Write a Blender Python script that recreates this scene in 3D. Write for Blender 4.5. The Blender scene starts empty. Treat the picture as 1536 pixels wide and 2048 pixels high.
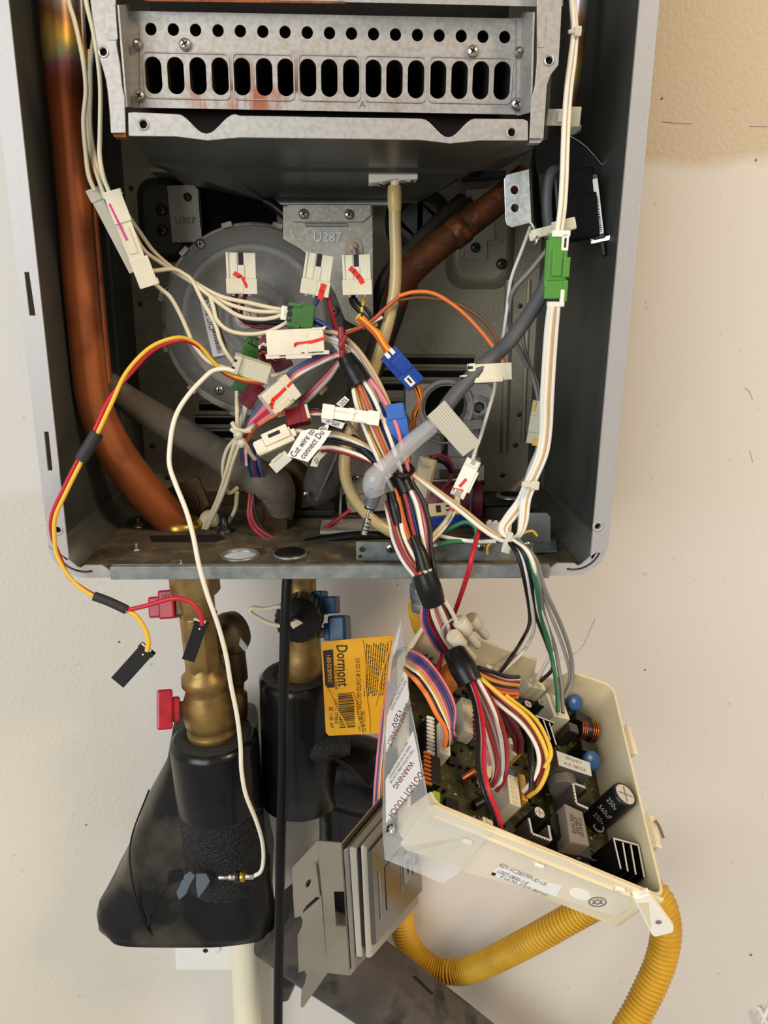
import bpy, math, random
from mathutils import Vector as V, Matrix, Quaternion
from mathutils.geometry import tessellate_polygon
random.seed(7)
S = bpy.context.scene
COL = S.collection
# ------------------------------------------------------------------ camera
F = 1500.0
_p, _y, _r = [math.radians(a) for a in (15.5, 2.5, .6)]
FW = V((math.sin(_y)*math.cos(_p), math.cos(_y)*math.cos(_p), -math.sin(_p)))
_r0 = V((math.cos(_y), -math.sin(_y), 0)); _u0 = _r0.cross(FW)
RT = _r0*math.cos(_r)+_u0*math.sin(_r); UP = -_r0*math.sin(_r)+_u0*math.cos(_r)
CAM = V((0, -.455, 0))
cd = bpy.data.cameras.new('camera'); cam = bpy.data.objects.new('camera', cd); COL.objects.link(cam)
cd.sensor_fit = 'VERTICAL'; cd.sensor_height = 24; cd.lens = F/2048*24; cd.clip_start = .02
M = Matrix.Identity(4)
for i in range(3):
    M[i][0] = RT[i]; M[i][1] = UP[i]; M[i][2] = -FW[i]; M[i][3] = CAM[i]
cam.matrix_world = M
S.camera = cam
# ------------------------------------------------------------------ world, light, exposure
w = bpy.data.worlds.new('world'); S.world = w; w.use_nodes = True
w.node_tree.nodes['Background'].inputs[0].default_value = (1, .955, .88, 1)
w.node_tree.nodes['Background'].inputs[1].default_value = .45
def area(name, loc, target, size, power, col, sy=None):
    l = bpy.data.lights.new(name, 'AREA'); l.energy = power; l.color = col; l.size = size
    l.shape = 'RECTANGLE'; l.size_y = sy or size
    o = bpy.data.objects.new(name, l); COL.objects.link(o); o.location = loc
    o.rotation_euler = (V(target)-V(loc)).to_track_quat('-Z', 'Y').to_euler()
area('daylight_garage_door', (-1.4, -2.0, .55), (0, .1, -.1), 1.7, 54, (.96, .98, 1), 1.5)
area('warm_ceiling_lamp', (1.5, -1.3, 1.35), (.4, .2, .0),   .45, 34, (1, .74, .46))
S.view_settings.view_transform = 'Standard'; S.view_settings.look = 'None'
S.view_settings.gamma = 1; S.view_settings.use_curve_mapping = False
S.view_settings.exposure = -.06
# ------------------------------------------------------------------ geometry helpers
def ray(x, y): return FW + RT*((x-768)/F) - UP*((y-1024)/F)
def at(x, y, Y=0.):
    d = ray(x, y); return CAM + d*((Y-CAM.y)/d.y)
def atZ(x, y, Z):
    d = ray(x, y); return CAM + d*((Z-CAM.z)/d.z)
def onplane(x, y, P, n):
    d = ray(x, y); return CAM + d*((P-CAM).dot(n)/d.dot(n))
def sc(P): return (P-CAM).dot(FW)/F          # metres per pixel at a point
def smooth(pts, n=6):
    if len(pts) < 3: return list(pts)
    out = []
    P = [pts[0]*2-pts[1]]+list(pts)+[pts[-1]*2-pts[-2]]
    for i in range(1, len(P)-2):
        a, b, c, d = P[i-1:i+3]
        for k in range(n):
            t = k/n
            out.append(.5*((2*b)+(c-a)*t+(2*a-5*b+4*c-d)*t*t+(3*b-a-3*c+d)*t**3))
    out.append(pts[-1]); return out
class MB:
    def __init__(s): s.v = []; s.f = []; s.sm = []
    def add(s, vs, fs, sm=False):
        o = len(s.v); s.v += [V(p) for p in vs]
        for f in fs: s.f.append([i+o for i in f]); s.sm.append(sm)
        return s
    def box(s, c, ax, size):
        c = V(c); vs = []
        for i in (-.5, .5):
            for j in (-.5, .5):
                for k in (-.5, .5):
                    vs.append(c+ax[0]*(size[0]*i)+ax[1]*(size[1]*j)+ax[2]*(size[2]*k))
        fs = [(0, 1, 3, 2), (4, 6, 7, 5), (0, 4, 5, 1), (2, 3, 7, 6), (0, 2, 6, 4), (1, 5, 7, 3)]
        if ax[0].cross(ax[1]).dot(ax[2]) < 0: fs = [f[::-1] for f in fs]
        return s.add(vs, fs)
    def abox(s, lo, hi):
        lo = V(lo); hi = V(hi)
        return s.box((lo+hi)/2, (V((1, 0, 0)), V((0, 1, 0)), V((0, 0, 1))), hi-lo)
    def hexa(s, a, b):          # two quads of 4 points each
        vs = list(a)+list(b)
        return s.add(vs, [(3, 2, 1, 0), (4, 5, 6, 7)]+[(i, (i+1) % 4, (i+1) % 4+4, i+4) for i in range(4)])
    def plate(s, loops, off):   # outline + holes, extruded
        off = V(off); loops = [[V(p) for p in l] for l in loops]
        tri = tessellate_polygon(loops); flat = [p for l in loops for p in l]; N = len(flat)
        fs = []
        for t in tri:
            t = list(t); nn = (flat[t[1]]-flat[t[0]]).cross(flat[t[2]]-flat[t[0]])
            if nn.dot(off) > 0: t = t[::-1]
            fs.append(t); fs.append([i+N for i in t[::-1]])
        o = 0
        for l in loops:
            n = len(l)
            for i in range(n):
                fs.append([o+i, o+(i+1) % n, o+(i+1) % n+N, o+i+N])
            o += n
        return s.add(flat+[p+off for p in flat], fs)
    def tube(s, pts, r, n=8, sub=6, cap=True, flat=1., closed=False):
        P = smooth([V(p) for p in pts], sub) if sub > 1 else [V(p) for p in pts]
        N = len(P)
        R = r if callable(r) else (lambda t: r) if not isinstance(r, (list, tuple)) else \
            (lambda t: r[min(int(t*(len(r)-1)), len(r)-2)]*(1-(t*(len(r)-1)-min(int(t*(len(r)-1)), len(r)-2)))+r[min(int(t*(len(r)-1)), len(r)-2)+1]*(t*(len(r)-1)-min(int(t*(len(r)-1)), len(r)-2)))
        T = [(P[min(i+1, N-1)]-P[max(i-1, 0)]).normalized() for i in range(N)]
        u = T[0].orthogonal().normalized(); vs = []
        for i in range(N):
            u = (u-T[i]*u.dot(T[i])).normalized(); b = T[i].cross(u); rr = R(i/(N-1))
            for k in range(n):
                a = 2*math.pi*k/n; vs.append(P[i]+u*(math.cos(a)*rr)+b*(math.sin(a)*rr*flat))
        fs = [(i*n+k, i*n+(k+1) % n, (i+1)*n+(k+1) % n, (i+1)*n+k) for i in range(N-1) for k in range(n)]
        s.add(vs, fs, True)
        if cap:
            s.add(vs[:n], [list(range(n))[::-1]]); s.add(vs[-n:], [list(range(n))])
        return s
    def lathe(s, p0, ax, prof, n=24, ref=None, sm=True, el=1., cap=True):
        p0 = V(p0); ax = V(ax).normalized(); u = (V(ref)-ax*V(ref).dot(ax)).normalized() if ref else ax.orthogonal().normalized(); b = ax.cross(u)
        vs = []
        for h, r in prof:
            for k in range(n):
                a = 2*math.pi*(k+.5)/n; vs.append(p0+ax*h+u*(math.cos(a)*r)+b*(math.sin(a)*r*el))
        m = len(prof)
        s.add(vs, [(i*n+k, i*n+(k+1) % n, (i+1)*n+(k+1) % n, (i+1)*n+k) for i in range(m-1) for k in range(n)], sm)
        if cap: s.add(vs[:n], [list(range(n))[::-1]]); s.add(vs[-n:], [list(range(n))])
        return s
    def strip(s, A, B, sm=False):
        n = len(A)
        return s.add(list(A)+list(B), [(i, i+1, n+i+1, n+i) for i in range(n-1)], sm)
def circ(c, u, v, r, n=20, ry=None):
    ry = ry or r
    return [c+u*(math.cos(2*math.pi*i/n)*r)+v*(math.sin(2*math.pi*i/n)*ry) for i in range(n)]
EX, EY, EZ = V((1, 0, 0)), V((0, 1, 0)), V((0, 0, 1))
def setp(o, label=None, cat=None, group=None, kind=None):
    for k, v in (('label', label), ('category', cat), ('group', group), ('kind', kind)):
        if v: o[k] = v
    return o
def thing(name, label, cat, loc, group=None, kind=None):
    o = bpy.data.objects.new(name, None); COL.objects.link(o); o.location = loc; o.empty_display_size = .01
    return setp(o, label, cat, group, kind)
def origin(p):
    o = V((0, 0, 0)); q = p
    while q is not None: o = o+q.location; q = q.parent
    return o
def obj(name, mb, m, parent=None, label=None, bevel=0, kind=None, solid=0, seg=2):
    if parent is not None: org = origin(parent)
    else:
        lo = V([min(v[i] for v in mb.v) for i in range(3)]); hi = V([max(v[i] for v in mb.v) for i in range(3)]); org = (lo+hi)/2
    me = bpy.data.meshes.new(name); me.from_pydata([v-org for v in mb.v], [], mb.f); me.update()
    me.polygons.foreach_set('use_smooth', mb.sm)
    o = bpy.data.objects.new(name, me); COL.objects.link(o); me.materials.append(MT[m] if isinstance(m, str) else m)
    if parent is not None: o.parent = parent
    else: o.location = org
    if solid:
        md = o.modifiers.new('s', 'SOLIDIFY'); md.thickness = solid; md.offset = 0
    if bevel:
        md = o.modifiers.new('b', 'BEVEL'); md.width = bevel; md.segments = seg; md.limit_method = 'ANGLE'; md.angle_limit = .7
    if label: o['label'] = label
    if kind: o['kind'] = kind
    return o
def reparent_tag(o, label, cat, group=None, kind=None): return setp(o, label, cat, group, kind)
# ------------------------------------------------------------------ materials
MT = {}
def lin(c): return tuple((x/12.92 if x <= .04045 else ((x+.055)/1.055)**2.4) for x in c)
def srgb(*c): return lin([x/255 for x in c])
def mat(name, col, rough=.5, metal=0., c2=None, vs=60., lo=.4, hi=.65, bump=0., bs=400., alpha=1., trans=0., coat=0., stretch=(1, 1, 1), ior=1.45, c3=None, vs3=15., lo3=.5, hi3=.65, spec=.5, sss=0):
    m = bpy.data.materials.new(name); m.use_nodes = True; nt = m.node_tree; b = nt.nodes['Principled BSDF']
    col = srgb(*col) if max(col) > 1 else col
    b.inputs['Base Color'].default_value = (*col, 1); b.inputs['Roughness'].default_value = rough; b.inputs['Metallic'].default_value = metal
    b.inputs['Alpha'].default_value = alpha; b.inputs['Transmission Weight'].default_value = trans; b.inputs['Coat Weight'].default_value = coat
    b.inputs['IOR'].default_value = ior; b.inputs['Specular IOR Level'].default_value = spec; b.inputs['Coat Roughness'].default_value = .15
    if sss: b.inputs['Subsurface Weight'].default_value = sss; b.inputs['Subsurface Scale'].default_value = .002
    N = nt.nodes.new; L = nt.links.new
    tc = N('ShaderNodeTexCoord'); mp = N('ShaderNodeMapping'); L(tc.outputs['Object'], mp.inputs[0]); mp.inputs['Scale'].default_value = stretch
    last = None
    def layer(prev, cc, scale, lo, hi):
        nz = N('ShaderNodeTexNoise'); nz.inputs['Scale'].default_value = scale; nz.inputs['Detail'].default_value = 5; L(mp.outputs[0], nz.inputs[0])
        mr = N('ShaderNodeMapRange'); mr.inputs[1].default_value = lo; mr.inputs[2].default_value = hi; L(nz.outputs[0], mr.inputs[0])
        mx = N('ShaderNodeMix'); mx.data_type = 'RGBA'; L(mr.outputs[0], mx.inputs[0])
        if prev is None: mx.inputs[6].default_value = (*col, 1)
        else: L(prev, mx.inputs[6])
        mx.inputs[7].default_value = (*(srgb(*cc) if max(cc) > 1 else cc), 1)
        return mx.outputs[2]
    if c2: last = layer(last, c2, vs, lo, hi)
    if c3: last = layer(last, c3, vs3, lo3, hi3)
    if last: L(last, b.inputs['Base Color'])
    if bump:
        nz = N('ShaderNodeTexNoise'); nz.inputs['Scale'].default_value = bs; nz.inputs['Detail'].default_value = 3; L(mp.outputs[0], nz.inputs[0])
        bp = N('ShaderNodeBump'); bp.inputs['Strength'].default_value = bump; bp.inputs['Distance'].default_value = .002; L(nz.outputs[0], bp.inputs['Height']); L(bp.outputs[0], b.inputs['Normal'])
    MT[name] = m; return m
mat('flange_grey', (172, 171, 170), .45, .2, c2=(167, 166, 166), vs=500)
mat('case_dark', (74, 76, 72), .42, .1, c2=(62, 64, 61), vs=12, bump=.02, bs=200)
mat('case_floor', (92, 84, 66), .8, .1, c2=(64, 56, 42), vs=40, c3=(120, 102, 72), vs3=90, lo3=.52, hi3=.7, bump=.25, bs=300)
mat('back_steel', (176, 168, 146), .5, .35, c2=(146, 138, 118), vs=18, c3=(190, 182, 160), vs3=700, lo3=.5, hi3=.75)
mat('galv', (176, 180, 178), .38, .7, c2=(165, 169, 168), vs=160)
mat('galv_bright', (205, 212, 214), .35, .55, c2=(180, 190, 195), vs=260, lo=.45, hi=.6)
mat('galv_lip', (140, 146, 144), .42, .45, c2=(120, 127, 126), vs=150)
mat('alu_box', (172, 169, 165), .5, .45, c2=(158, 155, 150), vs=350, c3=(150, 124, 96), vs3=26, lo3=.7, hi3=.85)
mat('alu_rust', (172, 168, 162), .5, .45, c2=(156, 151, 144), vs=350, c3=(140, 96, 62), vs3=34, lo3=.64, hi3=.78)
mat('rust', (146, 84, 44), .85, .05, c2=(104, 56, 30), vs=90, c3=(150, 88, 40), vs3=160, bump=.3)
mat('hood_dark', (98, 101, 96), .32, .55, c2=(84, 87, 83), vs=20)
mat('black_void', (8, 7, 6), .9, 0)
mat('port_dark', (30, 20, 14), .8, .2, c2=(16, 11, 9), vs=60)
mat('fan_grey', (146, 144, 138), .5, .15, c2=(130, 128, 122), vs=20, c3=(160, 158, 150), vs3=120, lo3=.55, hi3=.75)
mat('fan_ring', (222, 214, 192), .6, .3, c2=(140, 134, 120), vs=70)
mat('plate_steel', (172, 168, 156), .45, .45, c2=(156, 152, 140), vs=35, c3=(185, 180, 168), vs3=500)
mat('cast_alu', (158, 156, 152), .55, .4, c2=(138, 136, 132), vs=45, bump=.06, bs=600)
mat('foam_grey', (104, 96, 84), .85, 0, c2=(84, 77, 66), vs=25, c3=(124, 114, 98), vs3=60, lo3=.55, hi3=.75, bump=.15, bs=200)
mat('foam_dark', (72, 66, 60), .7, 0, c2=(55, 50, 46), vs=40, bump=.1)
mat('rust_pipe', (112, 66, 36), .6, .5, c2=(64, 40, 28), vs=55, c3=(160, 92, 40), vs3=110, lo3=.55, hi3=.7, bump=.1)
mat('dark_pipe', (70, 62, 52), .6, .4, c2=(50, 44, 38), vs=45)
mat('hose', (212, 190, 138), .25, 0, trans=.25, sss=.1)
mat('hose_cuff', (205, 180, 120), .3, 0)
mat('nylon', (226, 220, 200), .4, 0, c2=(216, 208, 184), vs=60, sss=.1)
mat('nylon_bright', (240, 236, 224), .4, 0)
mat('nylon_cream', (214, 202, 168), .42, 0)
mat('nylon_clear', (222, 218, 196), .3, 0, trans=.2)
mat('cap_clear', (226, 218, 196), .25, 0, trans=.3)
mat('green_plastic', (62, 112, 48), .35, 0, c2=(52, 98, 42), vs=80)
mat('green_bright', (86, 146, 62), .28, 0)
mat('blue_plastic', (34, 76, 168), .35, 0, c2=(28, 66, 150), vs=80)
mat('blue_light', (64, 110, 190), .35, 0)
mat('maroon_plastic', (112, 40, 52), .4, 0)
mat('red_plastic', (124, 22, 28), .35, 0)
mat('marker_red', (222, 44, 30), .6, 0); mat('marker_pink', (206, 56, 130), .6, 0)
mat('tape_black', (15, 15, 15), .4, 0, bump=.12, bs=220, coat=.1, spec=.3)
mat('sleeve_black', (40, 40, 40), .6, 0, bump=.1, bs=500)
mat('black_plastic', (17, 17, 18), .4, 0)
mat('black_gloss', (18, 18, 20), .15, 0, coat=.6)
mat('cable_grey', (86, 88, 92), .5, 0); mat('cable_black', (14, 14, 15), .38, 0, bump=.05, spec=.3)
for n_, c_ in dict(white=(232, 226, 208), cream=(214, 204, 174), offwhite=(222, 220, 214), red=(186, 28, 46), darkred=(142, 36, 44), maroon=(128, 48, 58), pink=(222, 124, 140),
                   black=(18, 18, 18), blue=(36, 56, 116), lblue=(70, 90, 130), orange=(224, 120, 56), dorange=(190, 86, 44), yellow=(226, 184, 60), grey=(132, 130, 124),
                   lgrey=(170, 166, 158), brown=(110, 76, 52), green=(44, 112, 76), violet=(96, 64, 110), tan=(190, 160, 120), gold=(210, 160, 60)).items():
    mat('w_'+n_, c_, .42, 0)
mat('chrome', (215, 215, 212), .18, 1); mat('screw_steel', (190, 188, 180), .3, .9); mat('screw_dark', (88, 86, 80), .35, .8)
mat('brass', (150, 122, 72), .42, .75, c2=(120, 96, 56), vs=60, c3=(176, 150, 98), vs3=25, bump=.08, bs=500)
mat('brass_dark', (104, 84, 54), .5, .6, c2=(78, 62, 42), vs=60)
mat('brass_bright', (200, 160, 70), .3, .9)
mat('red_handle', (172, 26, 44), .35, 0, c2=(150, 20, 38), vs=90); mat('blue_handle', (30, 82, 122), .35, 0, c2=(24, 66, 100), vs=90)
mat('vinyl_black', (15, 15, 17), .3, 0, c2=(11, 11, 13), vs=30, bump=.5, bs=45, coat=.2, spec=.3)
mat('vinyl_dusty', (21, 20, 20), .36, 0, c2=(14, 14, 14), vs=30, c3=(96, 90, 76), vs3=11, lo3=.5, hi3=.76, bump=.8, bs=42, coat=.12, spec=.3)
mat('foam_black', (20, 20, 21), .35, 0, bump=1., bs=620, c2=(24, 24, 25), vs=500)
mat('foam_cut', (42, 40, 38), .9, 0, bump=1., bs=700)
mat('tape_silver', (112, 124, 134), .25, .5, bump=.4, bs=200)
mat('yellow_hose', (208, 164, 44), .42, 0, c2=(188, 144, 34), vs=30)
mat('yellow_tag', (240, 176, 40), .3, 0, c2=(232, 164, 32), vs=40, coat=.4)
mat('ink', (40, 34, 26), .6, 0); mat('ink_black', (26, 25, 26), .6, 0); mat('ink_maroon', (120, 28, 60), .6, 0); mat('ink_grey', (110, 108, 104), .6, 0); mat('ink_pale', (165, 160, 152), .6)
mat('paper', (236, 234, 228), .6, 0); mat('paper_dull', (214, 208, 190), .6, 0)
mat('box_cream', (226, 214, 180), .45, 0, c2=(216, 203, 166), vs=22, c3=(200, 182, 140), vs3=45, lo3=.62, hi3=.8, sss=.05)
mat('box_white', (244, 240, 226), .4, 0)
mat('label_film', (226, 214, 192), .35, 0)
mat('pcb', (58, 58, 22), .5, 0, c2=(34, 38, 18), vs=130, lo=.45, hi=.55, c3=(96, 88, 36), vs3=260, lo3=.58, hi3=.66)
mat('relay_green', (150, 176, 40), .4, 0); mat('film_orange', (176, 96, 36), .35, 0)
mat('cap_blue', (48, 92, 150), .3, 0); mat('alu_dark', (120, 117, 112), .4, .7); mat('alu_edge', (215, 213, 208), .4, .5)
mat('cap_top', (206, 200, 190), .35, .4); mat('ferrite', (56, 52, 50), .5, .1); mat('xfmr_label', (196, 196, 190), .5, 0); mat('xfmr_tan', (128, 118, 108), .5)
mat('copper_coil', (190, 110, 66), .3, .9)
mat('wire_enamel', (120, 112, 104), .4, .3)
def film(name, col, alpha, rough=.1):
    m = mat(name, col, rough, 0, alpha=alpha, coat=.5); return m
film('clear_sheet', (232, 236, 238), .22); film('clear_sleeve', (216, 220, 224), .34, .15)
mat('sat_steel', (186, 178, 162), .3, .9, c2=(170, 162, 146), vs=25)
mat('panel_grey', (128, 124, 118), .45, .2); mat('panel_light', (168, 162, 150), .5, 0); mat('panel_face', (78, 72, 67), .2, 0, coat=.4); mat('panel_win', (72, 62, 52), .15, 0, coat=.5)
mat('pvc', (236, 228, 200), .4, 0); mat('outlet_white', (238, 236, 230), .4, 0)
mat('drain_grey', (64, 58, 54), .6, 0, c2=(88, 80, 72), vs=14, c3=(40, 38, 40), vs3=30, bump=.25, bs=60)
mat('zinc', (172, 182, 184), .35, .8, c2=(140, 152, 156), vs=90)
# copper with heat tint (bands fixed to the pipe by height)
def copper():
    m = mat('copper', (206, 122, 76), .34, .6); nt = m.node_tree; b = nt.nodes['Principled BSDF']; N = nt.nodes.new; L = nt.links.new
    g = N('ShaderNodeNewGeometry'); sx = N('ShaderNodeSeparateXYZ'); L(g.outputs['Position'], sx.inputs[0])
    nz = N('ShaderNodeTexNoise'); nz.inputs['Scale'].default_value = 60; nz.inputs['Detail'].default_value = 4; L(g.outputs['Position'], nz.inputs[0])
    a = N('ShaderNodeMath'); a.operation = 'MULTIPLY_ADD'; a.inputs[1].default_value = .022; L(nz.outputs[0], a.inputs[0]); L(sx.outputs[2], a.inputs[2])
    z1 = at(130, 330, .06).z; z0 = at(130, 0, .06).z
    mr = N('ShaderNodeMapRange'); mr.inputs[1].default_value = z1+.011; mr.inputs[2].default_value = z0+.011; L(a.outputs[0], mr.inputs[0])
    cr = N('ShaderNodeValToRGB'); L(mr.outputs[0], cr.inputs[0]); e = cr.color_ramp.elements
    st = [(0, (196, 112, 66)), (.42, (186, 92, 50)), (.52, (176, 84, 70)), (.60, (170, 110, 120)), (.66, (178, 176, 120)), (.76, (222, 186, 90)), (.86, (196, 140, 70)), (.92, (150, 110, 80)), (1, (170, 166, 165))]
    while len(e) < len(st): e.new(.5)
    for i, (p, c) in enumerate(st): e[i].position = p; e[i].color = (*srgb(*c), 1)
    n2 = N('ShaderNodeTexNoise'); n2.inputs['Scale'].default_value = 30; n2.inputs['Detail'].default_value = 6; L(g.outputs['Position'], n2.inputs[0])
    m2 = N('ShaderNodeMapRange'); m2.inputs[1].default_value = .55; m2.inputs[2].default_value = .75; L(n2.outputs[0], m2.inputs[0])
    mx = N('ShaderNodeMix'); mx.data_type = 'RGBA'; L(m2.outputs[0], mx.inputs[0]); L(cr.outputs[0], mx.inputs[6]); mx.inputs[7].default_value = (*srgb(140, 74, 44), 1)
    L(mx.outputs[2], b.inputs['Base Color'])
copper()
# rust runs on the burner face: stains that hang below the ports
def stains():
    m = MT['alu_rust'].copy(); m.name = 'alu_stained'; MT['alu_stained'] = m; nt = m.node_tree; b = nt.nodes['Principled BSDF']; N = nt.nodes.new; L = nt.links.new
    old = b.inputs['Base Color'].links[0].from_socket; g = N('ShaderNodeNewGeometry'); sx = N('ShaderNodeSeparateXYZ'); L(g.outputs['Position'], sx.inputs[0])
    def mr(sock, a, b_, c, d):
        r = N('ShaderNodeMapRange'); r.inputs[1].default_value = a; r.inputs[2].default_value = b_; r.inputs[3].default_value = c; r.inputs[4].default_value = d; L(sock, r.inputs[0]); return r.outputs[0]
    def mul(p, q):
        k = N('ShaderNodeMath'); k.operation = 'MULTIPLY'; L(p, k.inputs[0]); L(q, k.inputs[1]); return k.outputs[0]
    zt, zb = at(520, 184, .018).z, at(520, 222, .018).z
    xm = mul(mr(sx.outputs[0], at(360, 190, .018).x, at(400, 190, .018).x, 0, 1), mr(sx.outputs[0], at(620, 190, .018).x, at(700, 190, .018).x, 1, 0))
    def nz(scale, st, lo, hi):
        mp = N('ShaderNodeMapping'); L(g.outputs['Position'], mp.inputs[0]); mp.inputs['Scale'].default_value = st; n = N('ShaderNodeTexNoise'); n.inputs['Scale'].default_value = scale; n.inputs['Detail'].default_value = 5; L(mp.outputs[0], n.inputs[0]); return mr(n.outputs[0], lo, hi, 0, 1)
    run = mul(mul(mr(sx.outputs[2], zb-.006, zb+.003, .25, 1), mr(sx.outputs[2], zt, zt+.006, 1, 0)), mul(xm, nz(130, (1, 1, .12), .46, .58)))
    bar = mul(mul(mr(sx.outputs[2], zt-.001, zt+.001, 0, 1), mr(sx.outputs[2], zt+.004, zt+.022, 1, 0)), mul(xm, nz(70, (1, 1, .5), .46, .6)))
    c = old
    for f, col in ((run, (150, 84, 42)), (bar, (120, 74, 44))):
        x = N('ShaderNodeMix'); x.data_type = 'RGBA'; L(f, x.inputs[0]); L(c, x.inputs[6]); x.inputs[7].default_value = (*srgb(*col), 1); c = x.outputs[2]
    L(c, b.inputs['Base Color'])
    L(mr(run, 0, 1, .45, .05), b.inputs['Metallic'])
stains()
# ------------------------------------------------------------------ reusable pieces
class FR:
    """local frame in reference-pixel units: s along p0->p1, t across, h toward the viewer"""
    def __init__(s, p0, p1, roll=0.):
        s.A = at(*p0); B = at(*p1); s.a = (B-s.A).normalized(); mid = (s.A+B)/2; s.k = sc(mid); s.L = (B-s.A).length/s.k
        v = (CAM-mid).normalized(); n = (v-s.a*v.dot(s.a)).normalized()
        s.n = Quaternion(s.a, math.radians(roll)) @ n; s.w = s.a.cross(s.n)
    def q(s, a, t, h=0): return s.A+(s.a*a+s.w*t+s.n*h)*s.k
    def box(s, mb, s0, s1, t0, t1, h0, h1):
        return mb.box(s.q((s0+s1)/2, (t0+t1)/2, (h0+h1)/2), (s.a, s.w, s.n), V((s1-s0, t1-t0, h1-h0))*s.k)
    def plate(s, mb, pts, h0, h1, holes=()):
        return mb.plate([[s.q(a, t, h0) for a, t in l] for l in [pts]+list(holes)], s.n*((h1-h0)*s.k))
    def stroke(s, mb, pts, wd, h):
        P = [V((a, t, 0)) for a, t in pts]
        for i in range(len(P)-1):
            d = (P[i+1]-P[i]); d.normalize(); nn = V((-d.y, d.x, 0))*(wd/2); e = d*(wd*.2)
            c = [P[i]-nn-e, P[i]+nn-e, P[i+1]+nn+e, P[i+1]-nn+e]
            mb.add([s.q(p.x, p.y, h) for p in c], [(0, 1, 2, 3)])
        return mb
def boxes(name, fr, lst, m, T, bevel=.0003, label=None):
    mb = MB()
    for b in lst: fr.box(mb, *b)
    return obj(name, mb, m, T, label, bevel=bevel)
def wire(T, pts, r, m, name='wire', n=7, sub=6, label=None):
    P = [at(*p) for p in pts]; k = sum(sc(p) for p in P)/len(P); mb = MB().tube(P, r*k, n, sub)
    return obj(name, mb, 'w_'+m if 'w_'+m in MT else m, T, label)
def bundle(T, pts, cols, pitch, r, layers=2, jit=.25, name='wire', taper=None):
    """wires running side by side along a centre line"""
    P = [V((x, y, 0)) for x, y, _ in pts]; n = len(cols); out = []
    for i, c in enumerate(cols):
        off = (i-(n-1)/2)*pitch; pp = []
        for j, (x, y, Y) in enumerate(pts):
            d = P[min(j+1, len(P)-1)]-P[max(j-1, 0)]; d.normalize()
            tp = taper[j] if taper else 1
            o = off*tp+random.uniform(-jit, jit)*pitch
            pp.append((x-d.y*o, y+d.x*o, Y+((i*2 % 3)-1)*.0011*layers))
        out.append(wire(T, pp, r, c, name))
    return out
def txt(name, s, P, right, up, size, m, T, align='CENTER', sx=1.):
    c = bpy.data.curves.new(name, 'FONT'); c.body = s; c.size = 1; c.align_x = align; c.align_y = 'CENTER'; c.resolution_u = 2
    o = bpy.data.objects.new(name, c); COL.objects.link(o)
    me = bpy.data.meshes.new_from_object(o); bpy.data.objects.remove(o)
    org = origin(T); r = right.normalized(); u = (up-r*up.dot(r)).normalized()
    for v in me.vertices: v.co = P+r*(v.co.x*size*sx)+u*(v.co.y*size)-org
    q = bpy.data.objects.new(name, me); COL.objects.link(q); q.parent = T
    me.materials.clear(); me.materials.append(MT[m]); return q
def screw(T, P, ax, r, m='screw_steel', name='screw', washer=False):
    ax = V(ax).normalized(); mb = MB()
    if washer: mb.lathe(P, ax, [(0, r*1.5), (r*.2, r*1.45), (r*.22, r)], 16)
    mb.lathe(P, ax, [(-r*.4, r*.5), (0, r), (r*.25, r*.98), (r*.5, r*.75), (r*.6, r*.35), (r*.62, .0001)], 16)
    o = obj(name, mb, m, T); u = ax.orthogonal().normalized(); u = Quaternion(ax, random.random()*3) @ u; b = ax.cross(u)
    c = MB(); c.box(P+ax*r*.55, (u, b, ax), (r*1.1, r*.26, r*.24)); c.box(P+ax*r*.55, (b, u, ax), (r*1.1, r*.26, r*.24))
    return o, c
def screws(T, lst, m='screw_steel', ax=(0, -1, 0)):
    for x, y, Y, r in lst:
        P = at(x, y, Y); depth = 0; q = T
        while q.parent is not None: depth += 1; q = q.parent
        o, c = screw(T, P, ax, r*sc(P), m)
        cx = obj('cross_slot', c, 'ink_black', o if depth == 0 else T)
        if depth == 0: pass
def rrect(c, u, v, w, h, r, n=4):
    out = []
    for sx, sy, a0 in ((1, 1, 0), (-1, 1, 90), (-1, -1, 180), (1, -1, 270)):
        for i in range(n+1):
            a = math.radians(a0+90*i/n); out.append(c+u*(sx*(w/2-r)+math.cos(a)*r)+v*(sy*(h/2-r)+math.sin(a)*r))
    return out
def pxpoly(pts, Y): return [at(x, y, Y) for x, y in pts]
def barcode(T, O, a, b, L, W, m='ink_black', n=24, name='barcode'):
    mb = MB(); s = 0; rs = random.Random(3)
    while s < L:
        d = L/n*rs.choice((.3, .5, .9)); mb.add([O+a*s, O+a*(s+d), O+a*(s+d)+b*W, O+a*s+b*W], [(0, 1, 2, 3)]); s += d+L/n*rs.choice((.4, .6))
    return obj(name, mb, m, T)
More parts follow.
